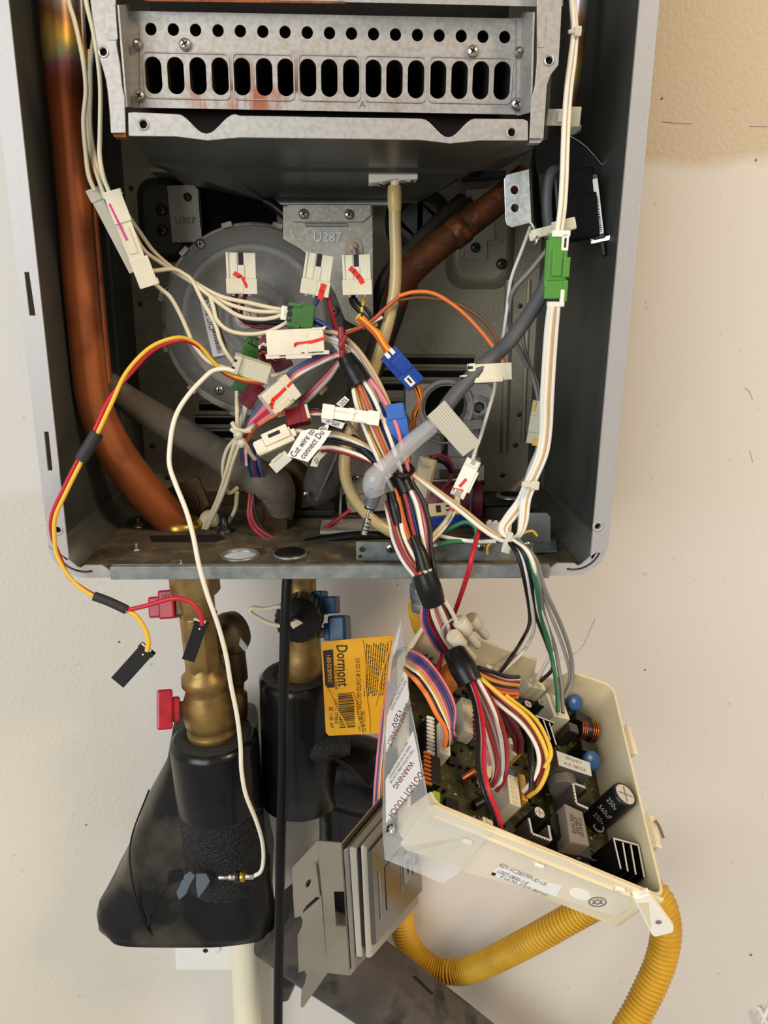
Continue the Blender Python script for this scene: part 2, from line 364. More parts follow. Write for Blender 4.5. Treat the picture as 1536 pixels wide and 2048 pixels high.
# ================================================================== WALL
def wall_mat():
    m = mat('wall_paint', (214, 208, 198), .6, 0); nt = m.node_tree; b = nt.nodes['Principled BSDF']; N = nt.nodes.new; L = nt.links.new
    g = N('ShaderNodeNewGeometry'); sx = N('ShaderNodeSeparateXYZ'); L(g.outputs['Position'], sx.inputs[0])
    n1 = N('ShaderNodeTexNoise'); n1.inputs['Scale'].default_value = 14; n1.inputs['Detail'].default_value = 7; L(g.outputs['Position'], n1.inputs[0])
    # drywall mud band: rougher, darker paper above a feathered edge to the right of the heater
    zb = at(1400, 325, .235).z; xb = at(1240, 330, .235).x
    def edge(sock, ref, wd, amp, inv=False):
        a = N('ShaderNodeMath'); a.operation = 'MULTIPLY_ADD'; a.inputs[1].default_value = amp; L(n1.outputs[0], a.inputs[0]); L(sock, a.inputs[2])
        r = N('ShaderNodeMapRange'); c = ref+amp*.5; r.inputs[1].default_value = c-wd; r.inputs[2].default_value = c+wd
        if inv: r.inputs[3].default_value = 1; r.inputs[4].default_value = 0
        L(a.outputs[0], r.inputs[0]); return r.outputs[0]
    def mul(p, q):
        a = N('ShaderNodeMath'); a.operation = 'MULTIPLY'; L(p, a.inputs[0]); L(q, a.inputs[1]); return a.outputs[0]
    def mix(f, c0, c1):
        x = N('ShaderNodeMix'); x.data_type = 'RGBA'; L(f, x.inputs[0])
        if isinstance(c0, tuple): x.inputs[6].default_value = (*srgb(*c0), 1)
        else: L(c0, x.inputs[6])
        x.inputs[7].default_value = (*srgb(*c1), 1); return x.outputs[2]
    band = mul(edge(sx.outputs[2], zb, .006, .03), edge(sx.outputs[0], 0, .05, .01))
    low = mul(edge(sx.outputs[2], at(60, 990, .235).z, .006, .02, True), edge(sx.outputs[0], at(260, 1200, .235).x, .05, .16, True))
    c = mix(band, (220, 214, 205), (204, 188, 162)); c = mix(low, c, (214, 206, 190))
    n2 = N('ShaderNodeTexNoise'); n2.inputs['Scale'].default_value = 130; n2.inputs['Detail'].default_value = 4; L(g.outputs['Position'], n2.inputs[0])
    sp = N('ShaderNodeMapRange'); sp.inputs[1].default_value = .70; sp.inputs[2].default_value = .76; L(n2.outputs[0], sp.inputs[0])
    n3 = N('ShaderNodeMath'); n3.operation = 'MULTIPLY'; n3.inputs[1].default_value = .35; L(sp.outputs[0], n3.inputs[0])
    c = mix(n3.outputs[0], c, (150, 138, 120)); L(c, b.inputs['Base Color'])
    rough = N('ShaderNodeMath'); rough.operation = 'ADD'; L(band, rough.inputs[0]); L(low, rough.inputs[1])
    n4 = N('ShaderNodeTexNoise'); n4.inputs['Scale'].default_value = 260; n4.inputs['Detail'].default_value = 3; L(g.outputs['Position'], n4.inputs[0])
    st = N('ShaderNodeMapRange'); st.inputs[3].default_value = .06; st.inputs[4].default_value = .35; L(rough.outputs[0], st.inputs[0])
    bp = N('ShaderNodeBump'); bp.inputs['Distance'].default_value = .002; L(n4.outputs[0], bp.inputs['Height']); L(st.outputs[0], bp.inputs['Strength']); L(bp.outputs[0], b.inputs['Normal'])
wall_mat()
YW = .235
mb = MB().abox((-2.2, YW, -1.6), (2.2, YW+.1, 1.4)); setp(obj('wall_back', mb, 'wall_paint'), kind='structure')
def scratch(pts, wd, m):
    P = [at(x, y, YW-.0003) for x, y in pts]; k = sc(P[0]); mb = MB().tube(P, wd*k, 4, 4, flat=.3); return mb
wb = bpy.data.objects['wall_back']
for i, pts in enumerate([[(1325, 243), (1352, 246), (1385, 247)], [(1500, 252), (1536, 253)], [(1490, 775), (1500, 785), (1506, 800)], [(1500, 900), (1506, 925)], [(1190, 1238), (1160, 1300), (1110, 1320)], [(1518, 2018), (1526, 2026)]]):
    obj('scuff_mark', scratch(pts, .6, 0), 'ink_pale', wb)
mb = MB()
for x, y, r in [(1324, 197, 2.5), (1512, 320, 2.5), (1502, 1910, 3), (172, 1650, 2), (795, 1170, 1.5), (238, 1284, 2.5), (1290, 1340, 2)]:
    P = at(x, y, YW-.0003); mb.lathe(P, (0, -1, 0), [(0, r*sc(P)), (.0003, r*sc(P)*.6)], 8)
obj('speck', mb, 'ink_grey', wb)
# small white clip at the frame's right corner
P = at(1536, 2036, YW); t = thing('wire_clip', 'small white wire clip on wall at bottom right corner', 'clip', P)
for a, b_ in (((1518, 2018), (1534, 2050)), ((1540, 2010), (1524, 2044))):
    obj('clip_arm', MB().tube([at(*a, YW-.008), at(*b_, YW-.008), at(b_[0], b_[1]+6, YW)], .0022, 8, 4), 'outlet_white', t)
# ================================================================== HEATER CASE
X0, X1, ZB, ZT, YB = -.1903, .1650, -.1695, .36, .212
FWD = .0118
case = thing('heater_casing', 'open grey steel casing of wall-hung water heater, cover removed', 'casing', (0, 0, ZB))
def p3(lst, Y): return [V((x, Y, z)) for x, z in lst]
k0 = sc(at(60, 600, 0))
def quad(px): return pxpoly(px, 0)
holesL = [quad([(48, 544), (58, 544), (71, 631), (58.5, 631)]), quad([(87.5, 863), (97, 863), (105, 941), (95.5, 941)])]
c = at(115, 1060); holesL.append(circ(c, EX, EZ, .0020, 12))
off = V((0, .0012, 0))
obj('side_flange', MB().plate([p3([(X0, ZT), (X0+FWD, ZT), (X0+FWD, -.1555), (X0+FWD-.0012, -.158), (X0+.006, -.1530), (X0, -.1485)], 0)]+holesL, off), 'flange_grey', case, bevel=.0003)
c2 = at(1196, 1053); hR = circ(c2, EX, EZ, .0020, 12)
obj('side_flange', MB().plate([p3([(X1, ZT), (X1-FWD+.001, ZT), (X1-FWD+.001, -.1555), (X1-FWD+.002, -.158), (X1-.006, -.1530), (X1, -.1485)], 0), hR], off), 'flange_grey', case, bevel=.0003)
for c_ in (c, c2):
    mb = MB().lathe(c_+V((0, .0005, 0)), (0, -1, 0), [(0, .0036), (.0009, .0034), (.0010, .0022), (-.002, .0020)], 18, cap=False); obj('bolt_hole_rim', mb, 'flange_grey', case)
    obj('bolt_hole', MB().lathe(c_+V((0, .004, 0)), (0, -1, 0), [(0, .0024), (.0016, .0024)], 12), 'black_void', case)
# rounded corner tabs with their curved slots
def corner(sgn, Xe, xt):
    R = .0215; cx = Xe+sgn*R; cz = ZB+R
    arc = [(cx-sgn*R*math.cos(a), cz-R*math.sin(a)) for a in [math.radians(90*i/8) for i in range(9)]]
    inn = [(xt, ZB), (xt, ZB+.0045), (xt-sgn*.0055, ZB+.0085), (Xe+sgn*.021, ZB+.0085), (Xe+sgn*.0185, ZB+.0068), (Xe+sgn*.0165, ZB+.0075), (Xe+sgn*.0118, ZB+.0122), (Xe+sgn*.006, ZB+.0168)]
    r1, r2 = R-.0032, R-.0048
    A = [math.radians(20+84*i/8) for i in range(9)]
    slot = [(cx-sgn*r1*math.cos(a), cz-r1*math.sin(a)) for a in A]+[(cx-sgn*r2*math.cos(a), cz-r2*math.sin(a)) for a in A[::-1]]
    obj('corner_tab', MB().plate([p3(arc+inn, 0), p3(slot, 0)], off), 'flange_grey', case)
    obj('curved_slot', MB().plate([p3([(x, z) for x, z in slot], .003)], V((0, .0006, 0))), 'case_dark', case)
corner(1, X0, at(223, 1150).x); corner(-1, X1, at(1096, 1150).x)
xl, xr = at(225, 1150).x, at(1095, 1150).x
mb = MB(); pro = [(-.0030, ZB-.0002), (-.0030, ZB+.0076), (-.0018, ZB+.0084), (.0012, ZB+.0084), (.0012, ZB+.0074), (-.002, ZB+.0068), (-.002, ZB-.0002)]
mb.plate([[V((xl, y, z)) for y, z in pro]], V((xr-xl, 0, 0))); obj('bottom_lip', mb, 'galv_lip', case, bevel=.0003)
# side walls: profile in plan, swept up
def side(sgn, Xe, grooves):
    pr = [(Xe+sgn*.0006, .0012), (Xe+sgn*.0006, .150), (Xe+sgn*.0012, .163), (Xe+sgn*.0035, .165), (Xe+sgn*.0035, .169), (Xe+sgn*.0018, .171), (Xe+sgn*.0018, .176), (Xe+sgn*.004, .178), (Xe+sgn*.0045, YB)]
    mb = MB(); A = [V((x, y, ZB+.0212)) for x, y in pr]; B = [V((x, y, ZT)) for x, y in pr]
    mb.strip(A, B); return obj('side_panel', mb, 'case_dark', case, solid=.001)
side(1, X0, 0); side(-1, X1, 0)
for sg, Xe in ((1, X0), (-1, X1)):      # rounded lower edges of the casing
    arcp = [V((Xe+sg*(.0006+.0206*(1-math.cos(a))), 0, ZB+.0212-.0206*math.sin(a))) for a in [math.radians(90*i/7) for i in range(8)]]
    obj('rounded_edge', MB().strip([p+EY*.0012 for p in arcp], [p+EY*YB for p in arcp], True), 'case_dark', case, solid=.0008)
# floor pan with its openings
ZF = -.1655
def ell(x, y, rx, rz=None): c = atZ(x, y, ZF); return circ(c, EX, EY, rx, 22, rz)
fl = [V((X0+.014, .001, ZF)), V((X1-.014, .001, ZF)), V((X1-.014, YB, ZF)), V((X0+.014, YB, ZF))]
rims = [(480, 1110, .0118), (580, 1108, .0105)]
hp = atZ(380, 1062, ZF); slotc = circ(hp, EX, EY, .022, 24, .018)
obj('floor_pan', MB().plate([fl]+[ell(*r) for r in rims], V((0, 0, -.0012))), 'case_floor', case)
for x, y, r in rims:
    c_ = atZ(x, y, ZF); mb = MB(); ri = [(r+.0012, -.0008), (r+.0014, .0010), (r, .0012), (r-.0006, -.0015)]
    n = 26; vs = []
    for rr, h in ri:
        vs += [c_+EX*(math.cos(6.2832*i/n)*rr)+EY*(math.sin(6.2832*i/n)*rr)+EZ*h for i in range(n)]
    mb.add(vs, [(j*n+i, j*n+(i+1) % n, (j+1)*n+(i+1) % n, (j+1)*n+i) for j in range(3) for i in range(n)], True); obj('hole_rim', mb, 'galv_lip', case)
obj('unseen_top_panel', MB().abox((X0, 0, ZT-.001), (X1, YB, ZT)), 'case_dark', case)  # out-of-view top, added to stop light leaking in from above
bk = obj('back_panel', MB().abox((X0+.004, YB, ZB), (X1-.004, YB+.0012, ZT)), 'back_steel', case)
def rivet(x, y, Y, r=5):
    P = at(x, y, Y); k = sc(P)*r; obj('rivet', MB().lathe(P, (0, -1, 0), [(0, k), (k*.25, k), (k*.4, k*.6), (k*.42, .0001)], 14), 'screw_dark', case)
for a in [(281, 608, YB), (263, 377, YB), (1040, 612, YB), (1038, 829, YB), (1031, 890, YB), (1005, 950, YB), (305, 892, YB), (335, 955, YB), (965, 965, YB)]: rivet(*a)
# vertical beads of the back panel
for x0, y0, x1, y1, r in [(1018, 560, 1008, 905, 9), (1058, 560, 1046, 880, 5)]:
    A, B = at(x0, y0, YB), at(x1, y1, YB); obj('bead', MB().tube([A, (A+B)/2, B], r*sc(A), 8, 3, flat=1), 'case_dark' if x0 < 300 else 'back_steel', case)
# pressed recesses / bosses: stacked rounded rectangles
def boss(x0, y0, x1, y1, rpx, h, m, name='pressed_boss'):
    c_ = at((x0+x1)/2, (y0+y1)/2, YB); k = sc(c_); w_, h_, r = (x1-x0)*k, (y1-y0)*k, rpx*k
    rings = [(0, 0), (h*.35, .25), (h*.8, .5), (h, .9)]; mb = MB(); n = None
    for hh, ins in rings:
        L_ = rrect(c_-EY*hh, EX, EZ, w_-2*ins*h, h_-2*ins*h, max(r-ins*h*.5, .002), 6); n = len(L_); o = len(mb.v); mb.v += L_
        if o: mb.f += [[o-n+i, o-n+(i+1) % n, o+(i+1) % n, o+i] for i in range(n)]; mb.sm += [True]*n
    mb.f.append(list(range(len(mb.v)-n, len(mb.v)))); mb.sm.append(False)
    return obj(name, mb, m, case)
boss(892, 395, 1030, 575, 40, .010, 'back_steel')
boss(278, 362, 380, 520, 36, .008, 'case_dark')
boss(770, 380, 905, 512, 60, .012, 'hood_dark')
obj('flue_opening', MB().plate([rrect(at(468, 425, YB-.002), EX, EZ, .068, .060, .02, 6)], V((0, -.001, 0))), 'black_void', case)
# louvres
for x0, x1, y in [(398, 478, 806), (390, 478, 833), (396, 478, 860), (408, 478, 886), (742, 948, 712), (742, 948, 738), (742, 862, 765), (742, 815, 800), (742, 815, 832)]:
    A, B = at(x0, y, YB), at(x1, y, YB); k = sc(A)
    obj('louvre_gap', MB().abox((A.x, YB-.0008, A.z-15*k), (B.x, YB, A.z-4*k)), 'black_void', case)
    mb = MB(); n = 7; vs = []
    for X in (A.x, B.x): vs += [V((X, YB-math.sin(math.pi*i/(n-1))*7*k, A.z-4*k+i/(n-1)*9*k)) for i in range(n)]
    mb.add(vs, [(i, i+1, n+i+1, n+i) for i in range(n-1)], True); mb.add(vs, [tuple(range(n)), tuple(range(2*n-1, n-1, -1))]); obj('louvre_slat', mb, 'galv' if x0 < 500 else 'back_steel', case)
# brackets on the back panel
pl = MB().plate([pxpoly([(334, 372), (386, 369), (398, 380), (404, 484), (345, 485)], YB-.014)], V((0, .0015, 0))); obj('mounting_plate', pl, 'plate_steel', case)
txt('stamped_number', 'U307', at(370, 441, YB-.0145), EX, EZ, .0075, 'ink_grey', case)
obj('plate_rib', MB().tube([at(399, 380, YB-.015), at(404, 455, YB-.015)], .0013, 8, 1), 'black_plastic', case)
obj('ledge', MB().plate([pxpoly([(298, 335), (352, 340), (352, 346), (298, 343)], YB-.03)], V((0, .03, 0))), 'plate_steel', case)
obj('mounting_plate', MB().plate([pxpoly([(932, 380), (985, 376), (990, 478), (974, 482), (974, 520), (930, 520)], YB-.012)], V((0, .0015, 0))), 'plate_steel', case)
obj('ledge', MB().plate([pxpoly([(930, 345), (1012, 340), (1012, 352), (930, 358)], YB-.02)], V((0, .02, 0))), 'case_dark', case)
screws(case, [(375, 394, YB-.015, 8), (323, 420, YB-.010, 11), (325, 461, YB-.010, 11), (938, 403, YB-.013, 8), (951, 495, YB-.013, 10), (1003, 528, YB-.011, 11)], 'screw_dark')
# loose screws and studs standing on the floor pan
for x, y, r in [(278, 1054, 9), (273, 1100, 7), (362, 1127, 4)]:
    P = atZ(x, y, ZF); k = sc(P)*r; obj('floor_stud', MB().lathe(P, (0, 0, 1), [(0, k*1.2), (k*.4, k*1.2), (k*.45, k*.5), (k*2, k*.45), (k*2.1, .0001)], 12), 'screw_steel', case)
# inner brackets at the floor's right
def bracket(name, m, quads):
    mb = MB()
    for q, o_ in quads: mb.plate([[V(p) for p in q]], V(o_))
    return obj(name, mb, m, case, bevel=.0004)
a = at(972, 1012, .125); b_ = at(1078, 1005, .125); zt = a.z
bracket('floor_bracket', 'case_dark', [([(a.x, .125, zt), (b_.x, .125, zt), (b_.x, .165, zt), (a.x, .165, zt)], (0, 0, -.001)), ([(a.x, .125, zt), (a.x+.034, .125, zt), (a.x+.034, .125, ZF), (a.x, .125, ZF)], (0, .001, 0)), ([(a.x, .165, zt), (a.x-.002, .165, zt), (a.x-.03, .165, ZF), (a.x+.03, .165, ZF)], (0, .001, 0))])
obj('bracket_hole_rim', MB().lathe(at(1020, 990, .143)-EZ*.0012, (0, 0, 1), [(0, .012), (.0018, .0118), (.0019, .008)], 22), 'galv', case)
obj('bracket_hole', MB().lathe(at(1020, 990, .143)+EZ*.0002, (0, 0, 1), [(0, .0085), (.0008, .0083)], 22), 'black_void', case)
obj('upright_plate', MB().plate([pxpoly([(1034, 1026), (1094, 1026), (1101, 1034), (1101, 1088), (1034, 1100)], .055)], V((0, .0012, 0))), 'galv', case)
obj('foot_plate', MB().plate([[atZ(x, y, ZF+.001) for x, y in [(1034, 1086), (1112, 1082), (1114, 1104), (1034, 1108)]]], V((0, 0, .001))), 'galv_lip', case)
# ground bar across the front with its screws
obj('ground_bar', MB().plate([pxpoly([(712, 1084), (1066, 1086), (1066, 1124), (712, 1124)], .020), circ(at(725, 1099, .020), EX, EZ, .0022, 12), circ(at(721, 1113, .020), EX, EZ, .0014, 10)], V((0, .0012, 0))), 'galv_lip', case)
screws(case, [(782, 1096, .019, 11), (962, 1093, .019, 10), (1054, 1090, .019, 9)], 'chrome')
# ================================================================== BURNER BOX
bx = thing('burner_box', 'bright metal burner box with oval ports and rust stains', 'burner box', at(655, 270, .05))
cxs = [307, 351.5, 396, 440, 484, 528.5, 571.5, 616, 658.5, 702.5, 746.5, 789, 832, 876, 919, 961.5, 1004]
hxs = [301.5, 346.5, 391, 436, 480.5, 525.5, 570, 614.5, 659, 703, 747, 791, 835, 878.5, 922.5, 966, 1009.5]
YP = .018
def yt(x): return (x-301)/709*16
ports = []; mbp = MB(); th = V((0, .0012, 0))
def pedge(x, f): return (x, (22+(x-280)*.02)*(1-f)+(215+(x-281)*.0187)*f)      # f: 0 top edge .. 1 bottom edge
def cells(cs, f0, f1, mk):
    xs = [280]+[(p+q)/2 for p, q in zip(cs[:-1], cs[1:])]+[1031]
    for i, x in enumerate(cs):
        h_ = mk(x); mbp.plate([pxpoly([pedge(xs[i], f0), pedge(xs[i+1], f0), pedge(xs[i+1], f1), pedge(xs[i], f1)], YP), h_], th)
def mk_hole(x): return circ(at(x, 58+yt(x), YP), EX, EZ, 11.5*sc(at(x, 60, YP)), 16)
def mk_port(x):
    t_, b_ = 113+yt(x)*.62, 188+yt(x)*.75; P = at(x, (t_+b_)/2, YP); k = sc(P)
    rr = rrect(P, EX, EZ, 33*k, abs(at(x, t_, YP).z-at(x, b_, YP).z), 16.2*k, 6); ports.append(rr); return rr
cells(hxs, 0, .38, mk_hole); cells(cxs, .38, 1, mk_port)
obj('front_plate', mbp, 'alu_stained', bx)
for rr in ports:
    mb = MB(); n = len(rr); dy = V((0, .045, 0)); c_ = sum(rr, V())/n
    vs = [p+V((0, .0010, 0)) for p in rr]+[c_+(p-c_)*.9+dy for p in rr]
    mb.add(vs, [(i, (i+1) % n, n+(i+1) % n, n+i) for i in range(n)], True); mb.f.append(list(range(n, 2*n))); mb.sm.append(False)
    obj('burner_port', mb, 'port_dark', bx)
for x in hxs:
    P = at(x, 58+yt(x), YP+.012); obj('air_hole', MB().lathe(P, (0, -1, 0), [(0, .0036), (.001, .0036)], 14), 'black_void', bx)
for a, b_ in [(289, 458), (467, 588), (598, 720), (730, 852), (859, 1024)]:
    mid = (a+b_)/2; P = at(mid, 151+yt(mid)*.7, YP-.0002); k = sc(P); L_ = rrect(P, EX, EZ, (b_-a)*k, 82*k, 9*k, 4)
    obj('pressed_frame', MB().tube(L_+[L_[0]], .00045, 6, 1), 'alu_box', bx)
txt('stamped_letter', 'A', at(725, 209, YP-.0003), EX, EZ, .0055, 'ink_grey', bx)
screws(bx, [(370, 89, YP-.001, 12), (279, 192, YP-.001, 11), (945, 103, YP-.001, 12), (1033, 208, YP-.001, 12)])
for x, y in [(275, 88), (1038, 104)]:
    P = at(x, y, YP-.001); k = sc(P)*8; obj('stud', MB().lathe(P, (0, -1, 0), [(0, k*1.2), (k*.3, k*1.2), (k*.35, k*.7), (k*1.6, k*.65), (k*1.8, k*.3)], 14), 'screw_steel', bx)
# side cheeks between plate and flanges
for pts in ([(234, 10), (258, 8), (262, 212), (251, 214)], [(1040, 24), (1066, 24), (1060, 225), (1034, 232)]):
    q = pxpoly(pts, 0); f_ = pxpoly(pts, YP+.004); mb = MB()
    L_ = pts[0][0] < 600; a_, b_ = (0, 3) if L_ else (1, 2); c_, d_ = (1, 2) if L_ else (0, 3)
    A_, B_, C_, D_ = q[a_], q[b_], f_[d_], f_[c_]; mb.plate([[A_, B_, C_, D_]], V((.001, 0, 0))); obj('side_cheek', mb, 'alu_box', bx)
    g_ = pxpoly([(258, 22), (282, 22), (284, 216), (262, 214)] if L_ else [(1028, 36), (1044, 36), (1042, 230), (1030, 230)], YP+.001); obj('end_strip', MB().plate([g_], V((0, .001, 0))), 'alu_box', bx)
hl = circ(at(207, 104, -.001), EX, EZ, .0021, 12); hr = circ(at(1098, 121, -.001), EX, EZ, .0021, 12)
obj('side_flange', MB().plate([pxpoly([(181, -60), (181, 3), (186, 40), (192, 78), (198, 112), (207, 141), (212, 160), (215, 180), (219, 220), (223, 264), (250, 264), (249, 195), (244, 172), (240, 130), (233, 90), (231, 6), (230, -60)], -.001), hl], off), 'alu_box', bx, bevel=.0003)
obj('side_flange', MB().plate([pxpoly([(1124, -60), (1123, 20), (1120, 80), (1117, 130), (1101, 150), (1094, 170), (1092, 200), (1087, 277), (1059, 277), (1063, 198), (1070, 170), (1074, 120), (1074, -60)], -.001), hr], off), 'alu_box', bx, bevel=.0003)
obj('flange_pad', MB().plate([rrect(at(222, 44, -.0015), EX, EZ, .0055, .0165, .0012)], V((0, .001, 0))), 'alu_rust', bx)
obj('flange_pad', MB().plate([rrect(at(1083, 62, -.0015), EX, EZ, .0040, .0155, .0012)], V((0, .001, 0))), 'alu_box', bx)
for x, y in [(207, 104), (1098, 121)]: obj('hole_rim', MB().lathe(at(x, y, -.0008), (0, -1, 0), [(0, .0030), (.0008, .0028), (.0008, .0020), (-.001, .0019)], 14, cap=False), 'screw_steel', bx)
for x, y in [(207, 104), (1098, 121), (287, 249), (1023, 265)]: obj('hole_shadow', MB().lathe(at(x, y, .0022), (0, -1, 0), [(0, .0022), (.001, .0022)], 12), 'black_void', bx)
# rail above
mb = MB().hexa(pxpoly([(236, -70), (1126, -62), (1126, 12), (236, -2)], .010), pxpoly([(236, -70), (1126, -62), (1126, 12), (236, -2)], .03)); obj('top_rail', mb, 'alu_rust', bx)
mb = MB().hexa(pxpoly([(690, -60), (1122, -60), (1122, 14), (690, 4)], .006), pxpoly([(690, -60), (1122, -60), (1122, 14), (690, 4)], .0098)); obj('rail_lip', mb, 'alu_box', bx)
obj('rail_rust', MB().plate([pxpoly([(290, -4), (700, 3), (690, 7), (290, 2)], .0094)], V((0, .0006, 0))), 'rust', bx)
# body behind the plate and the dark gap below it
A = at(240, 40, 0); B = at(1062, 60, 0); zg = at(650, 262, 0).z
mb = MB(); mb.abox((A.x, YP+.05, zg+.002), (B.x, .16, .34)); obj('burner_body', mb, 'black_void', bx)
obj('gap_back', MB().plate([pxpoly([(252, 205), (1062, 220), (1060, 282), (254, 274)], YP+.012)], V((0, .001, 0))), 'port_dark', bx)
# lower flange with two scallops
def scal(x0, x1, yt_, yb_, n=8):
    o = []
    for i in range(n+1):
        t = i/n; o.append((x0+(x1-x0)*t, yt_+(yb_-yt_)*.5*(1-math.cos(2*math.pi*t))**1.0*.98))
    return o
top = [(256, 225), (268, 224)]+scal(355, 470, 228, 268, 14)+[(480, 231)]+scal(843, 950, 237, 275, 14)+[(1046, 238), (1056, 242)]
fp = pxpoly(top+[(1056, 281), (960, 281), (900, 287), (840, 280), (480, 275), (415, 281), (350, 273), (257, 272)], -.001)
h1, h2 = circ(at(287, 249, -.001), EX, EZ, .0022, 12), circ(at(1023, 265, -.001), EX, EZ, .0022, 12)
obj('lower_flange', MB().plate([fp, h1, h2], off), 'alu_box', bx, bevel=.0004)
for x, y in [(287, 249), (1023, 265)]: obj('hole_rim', MB().lathe(at(x, y, -.0008), (0, -1, 0), [(0, .0034), (.0009, .0030), (.0009, .0022), (-.001, .0021)], 14, cap=False), 'alu_box', bx)
for pts in ([(224, 264), (252, 264), (252, 274), (228, 274)], [(1060, 276), (1088, 276), (1080, 286), (1058, 286)]): obj('flange_foot', MB().plate([pxpoly(pts, .001)], V((0, .006, 0))), 'rust' if pts[0][0] < 600 else 'alu_box', bx)
# hopper under the box: stepped underside plus tapered sides
rows = [(274, .002, 258, 1058), (292, .018, 362, 1000), (296, .022, 368, 996), (334, .070, 438, 938), (343, .074, 450, 928), (350, .082, 458, 918), (398, .138, 528, 838), (404, .140, 534, 832)]
mb = MB(); Lp = []; Rp = []
for y, Y, xa, xb in rows: Lp.append(at(xa, y+(xa-650)*.008, Y)); Rp.append(at(xb, y+(xb-650)*.008, Y))
mb.strip(Rp, Lp); obj('hopper_bottom', mb, 'hood_dark', bx, solid=.0008)
def fan_(nm, pts, m='hood_dark'): return obj(nm, MB().add(pts, [list(range(len(pts)))]), m, bx, solid=.0008)
fan_('hopper_side', [Lp[0], at(300, 322, .05), at(325, 330, .09), at(378, 368, .15), at(445, 372, .152), Lp[-1], Lp[-3], Lp[-5], Lp[-7]])
fan_('hopper_side', [Rp[-7], Rp[-5], Rp[-3], Rp[-1], at(880, 352, .152), at(946, 344, .15), at(1000, 338, .09), at(1068, 296, .02), Rp[0]])
obj('hopper_rim', MB().tube([at(545, 408, .139), at(780, 407, .139)], .0022, 10, 1), 'galv', bx)
obj('hopper_back', MB().plate([pxpoly([(290, 280), (1040, 290), (940, 345), (830, 400), (535, 400), (380, 366)], .156)], V((0, .001, 0))), 'hood_dark', bx)
obj('seam_ridge', MB().tube([Lp[3], Lp[4]], .0006, 6, 1), 'hood_dark', bx)
obj('drain_clip', MB().tube([at(530, 402, .138), at(548, 412, .136), at(572, 432, .134)], .0035, 8, 3), 'black_plastic', bx)
# ================================================================== BLOWER FAN
fan = thing('blower_fan', 'round grey blower fan housing with barcode sticker and screws', 'fan', at(512, 645, .17))
c_ = at(512, 645, .150); k = sc(c_)
obj('outer_casing', MB().lathe(c_+EY*.045, (0, -1, 0), [(0, 188*k), (.040, 190*k), (.045, 188*k), (.0468, 184*k), (.0468, 150*k)], 64), 'fan_ring', fan)
for a in range(15, 345, 30):
    r_ = 188*k; d = V((math.cos(math.radians(a)), 0, math.sin(math.radians(a)))); e = EY.cross(d)
    obj('casing_clip', MB().box(c_+d*r_-EY*.001, (d, e, EY), (.004, .008, .006)), 'fan_ring', fan, bevel=.0005)
c2_ = at(510, 640, .136); k = sc(c2_)
prof = [(-.008, 176*k), (0, 178*k), (.002, 176*k), (.0022, 150*k), (.0044, 145*k), (.0052, 141*k), (.0050, 128*k), (.0034, 124*k), (.0032, 74*k), (.0042, 70*k), (.0044, 66*k), (.0036, 62*k), (.0034, 48*k), (.0050, 45*k), (.0052, 40*k), (.0050, .0001)]
obj('motor_cover', MB().lathe(c2_, (0, -1, 0), prof, 72), 'fan_grey', fan)
P = at(492, 634, .1302); kk = sc(P); st = obj('hub_sticker', MB().lathe(P, (0, -1, 0), [(0, 23*kk), (.0006, 23*kk), (.0007, .0001)], 28), 'paper', fan)
mb = MB(); f_ = FR((470, 634, .1292), (515, 634, .1292))
f_.stroke(mb, [(20, -14), (30, -8), (32, 2), (24, 8), (16, 2), (24, -4)], 4, .2); f_.stroke(mb, [(8, 12), (20, 16)], 3, .2); obj('red_scribble', mb, 'w_pink', st)
q = pxpoly([(400, 602), (423, 597), (452, 710), (426, 714)], .1286); lab = obj('barcode_label', MB().plate([q], V((0, .0003, 0))), 'paper', fan)
a = (q[3]-q[0]).normalized(); b = (q[1]-q[0]).normalized(); Lq = (q[3]-q[0]).length; Wq = (q[1]-q[0]).length
barcode(lab, q[0]+a*Lq*.52+b*Wq*.45-EY*.0003, a, b, Lq*.44, Wq*.42)
txt('label_text', 'CIC 2M D', q[0]+a*Lq*.26+b*Wq*.42-EY*.0003, -a, b, .0056, 'ink_black', lab); txt('label_text', 'JIC WN 3', q[0]+a*Lq*.2+b*Wq*.85-EY*.0003, -a, b, .004, 'ink_black', lab)
screws(fan, [(401, 488, .1335, 10), (335, 580, .147, 9), (438, 780, .1335, 10), (668, 622, .1335, 10)])
for x, y in [(462, 548), (424, 512), (596, 757)]: P = at(x, y, .133); obj('pin', MB().lathe(P, (0, -1, 0), [(0, .0012), (.001, .0012), (.0012, .0001)], 10), 'fan_grey', fan)
# bracket plate that carries the fan
pl = pxpoly([(566, 412), (745, 412), (747, 640), (728, 660), (690, 640), (672, 590), (640, 535), (604, 500), (566, 478)], .122)
hub = thing('fan_bracket', 'pale steel bracket plate stamped with four characters above fan', 'bracket', at(660, 420, .125))
obj('plate', MB().plate([pl, circ(at(707, 496, .122), EX, EZ, .004, 16)], V((0, .0012, 0))), 'plate_steel', hub, bevel=.0003)
obj('folded_tab', MB().plate([pxpoly([(575, 410), (742, 410), (742, 430), (726, 444), (586, 444), (575, 432)], .120)], V((0, .0012, 0))), 'plate_steel', hub, bevel=.0003)
obj('pressed_rib', MB().tube([at(610, 450, .1215), at(694, 450, .1215)], .0012, 8, 1), 'galv', hub)
txt('stamped_letters', 'U287', at(655, 475, .1212), EX, EZ, .0095, 'galv_bright', hub)
screws(hub, [(607, 428, .119, 10), (698, 429, .119, 10)])
obj('grommet_plate', MB().plate([pxpoly([(690, 508), (690, 492), (694, 482), (702, 476), (712, 476), (720, 482), (725, 492), (725, 508)], .1205), circ(at(707, 496, .1205), EX, EZ, .0032, 16)], V((0, .001, 0))), 'panel_light', hub)
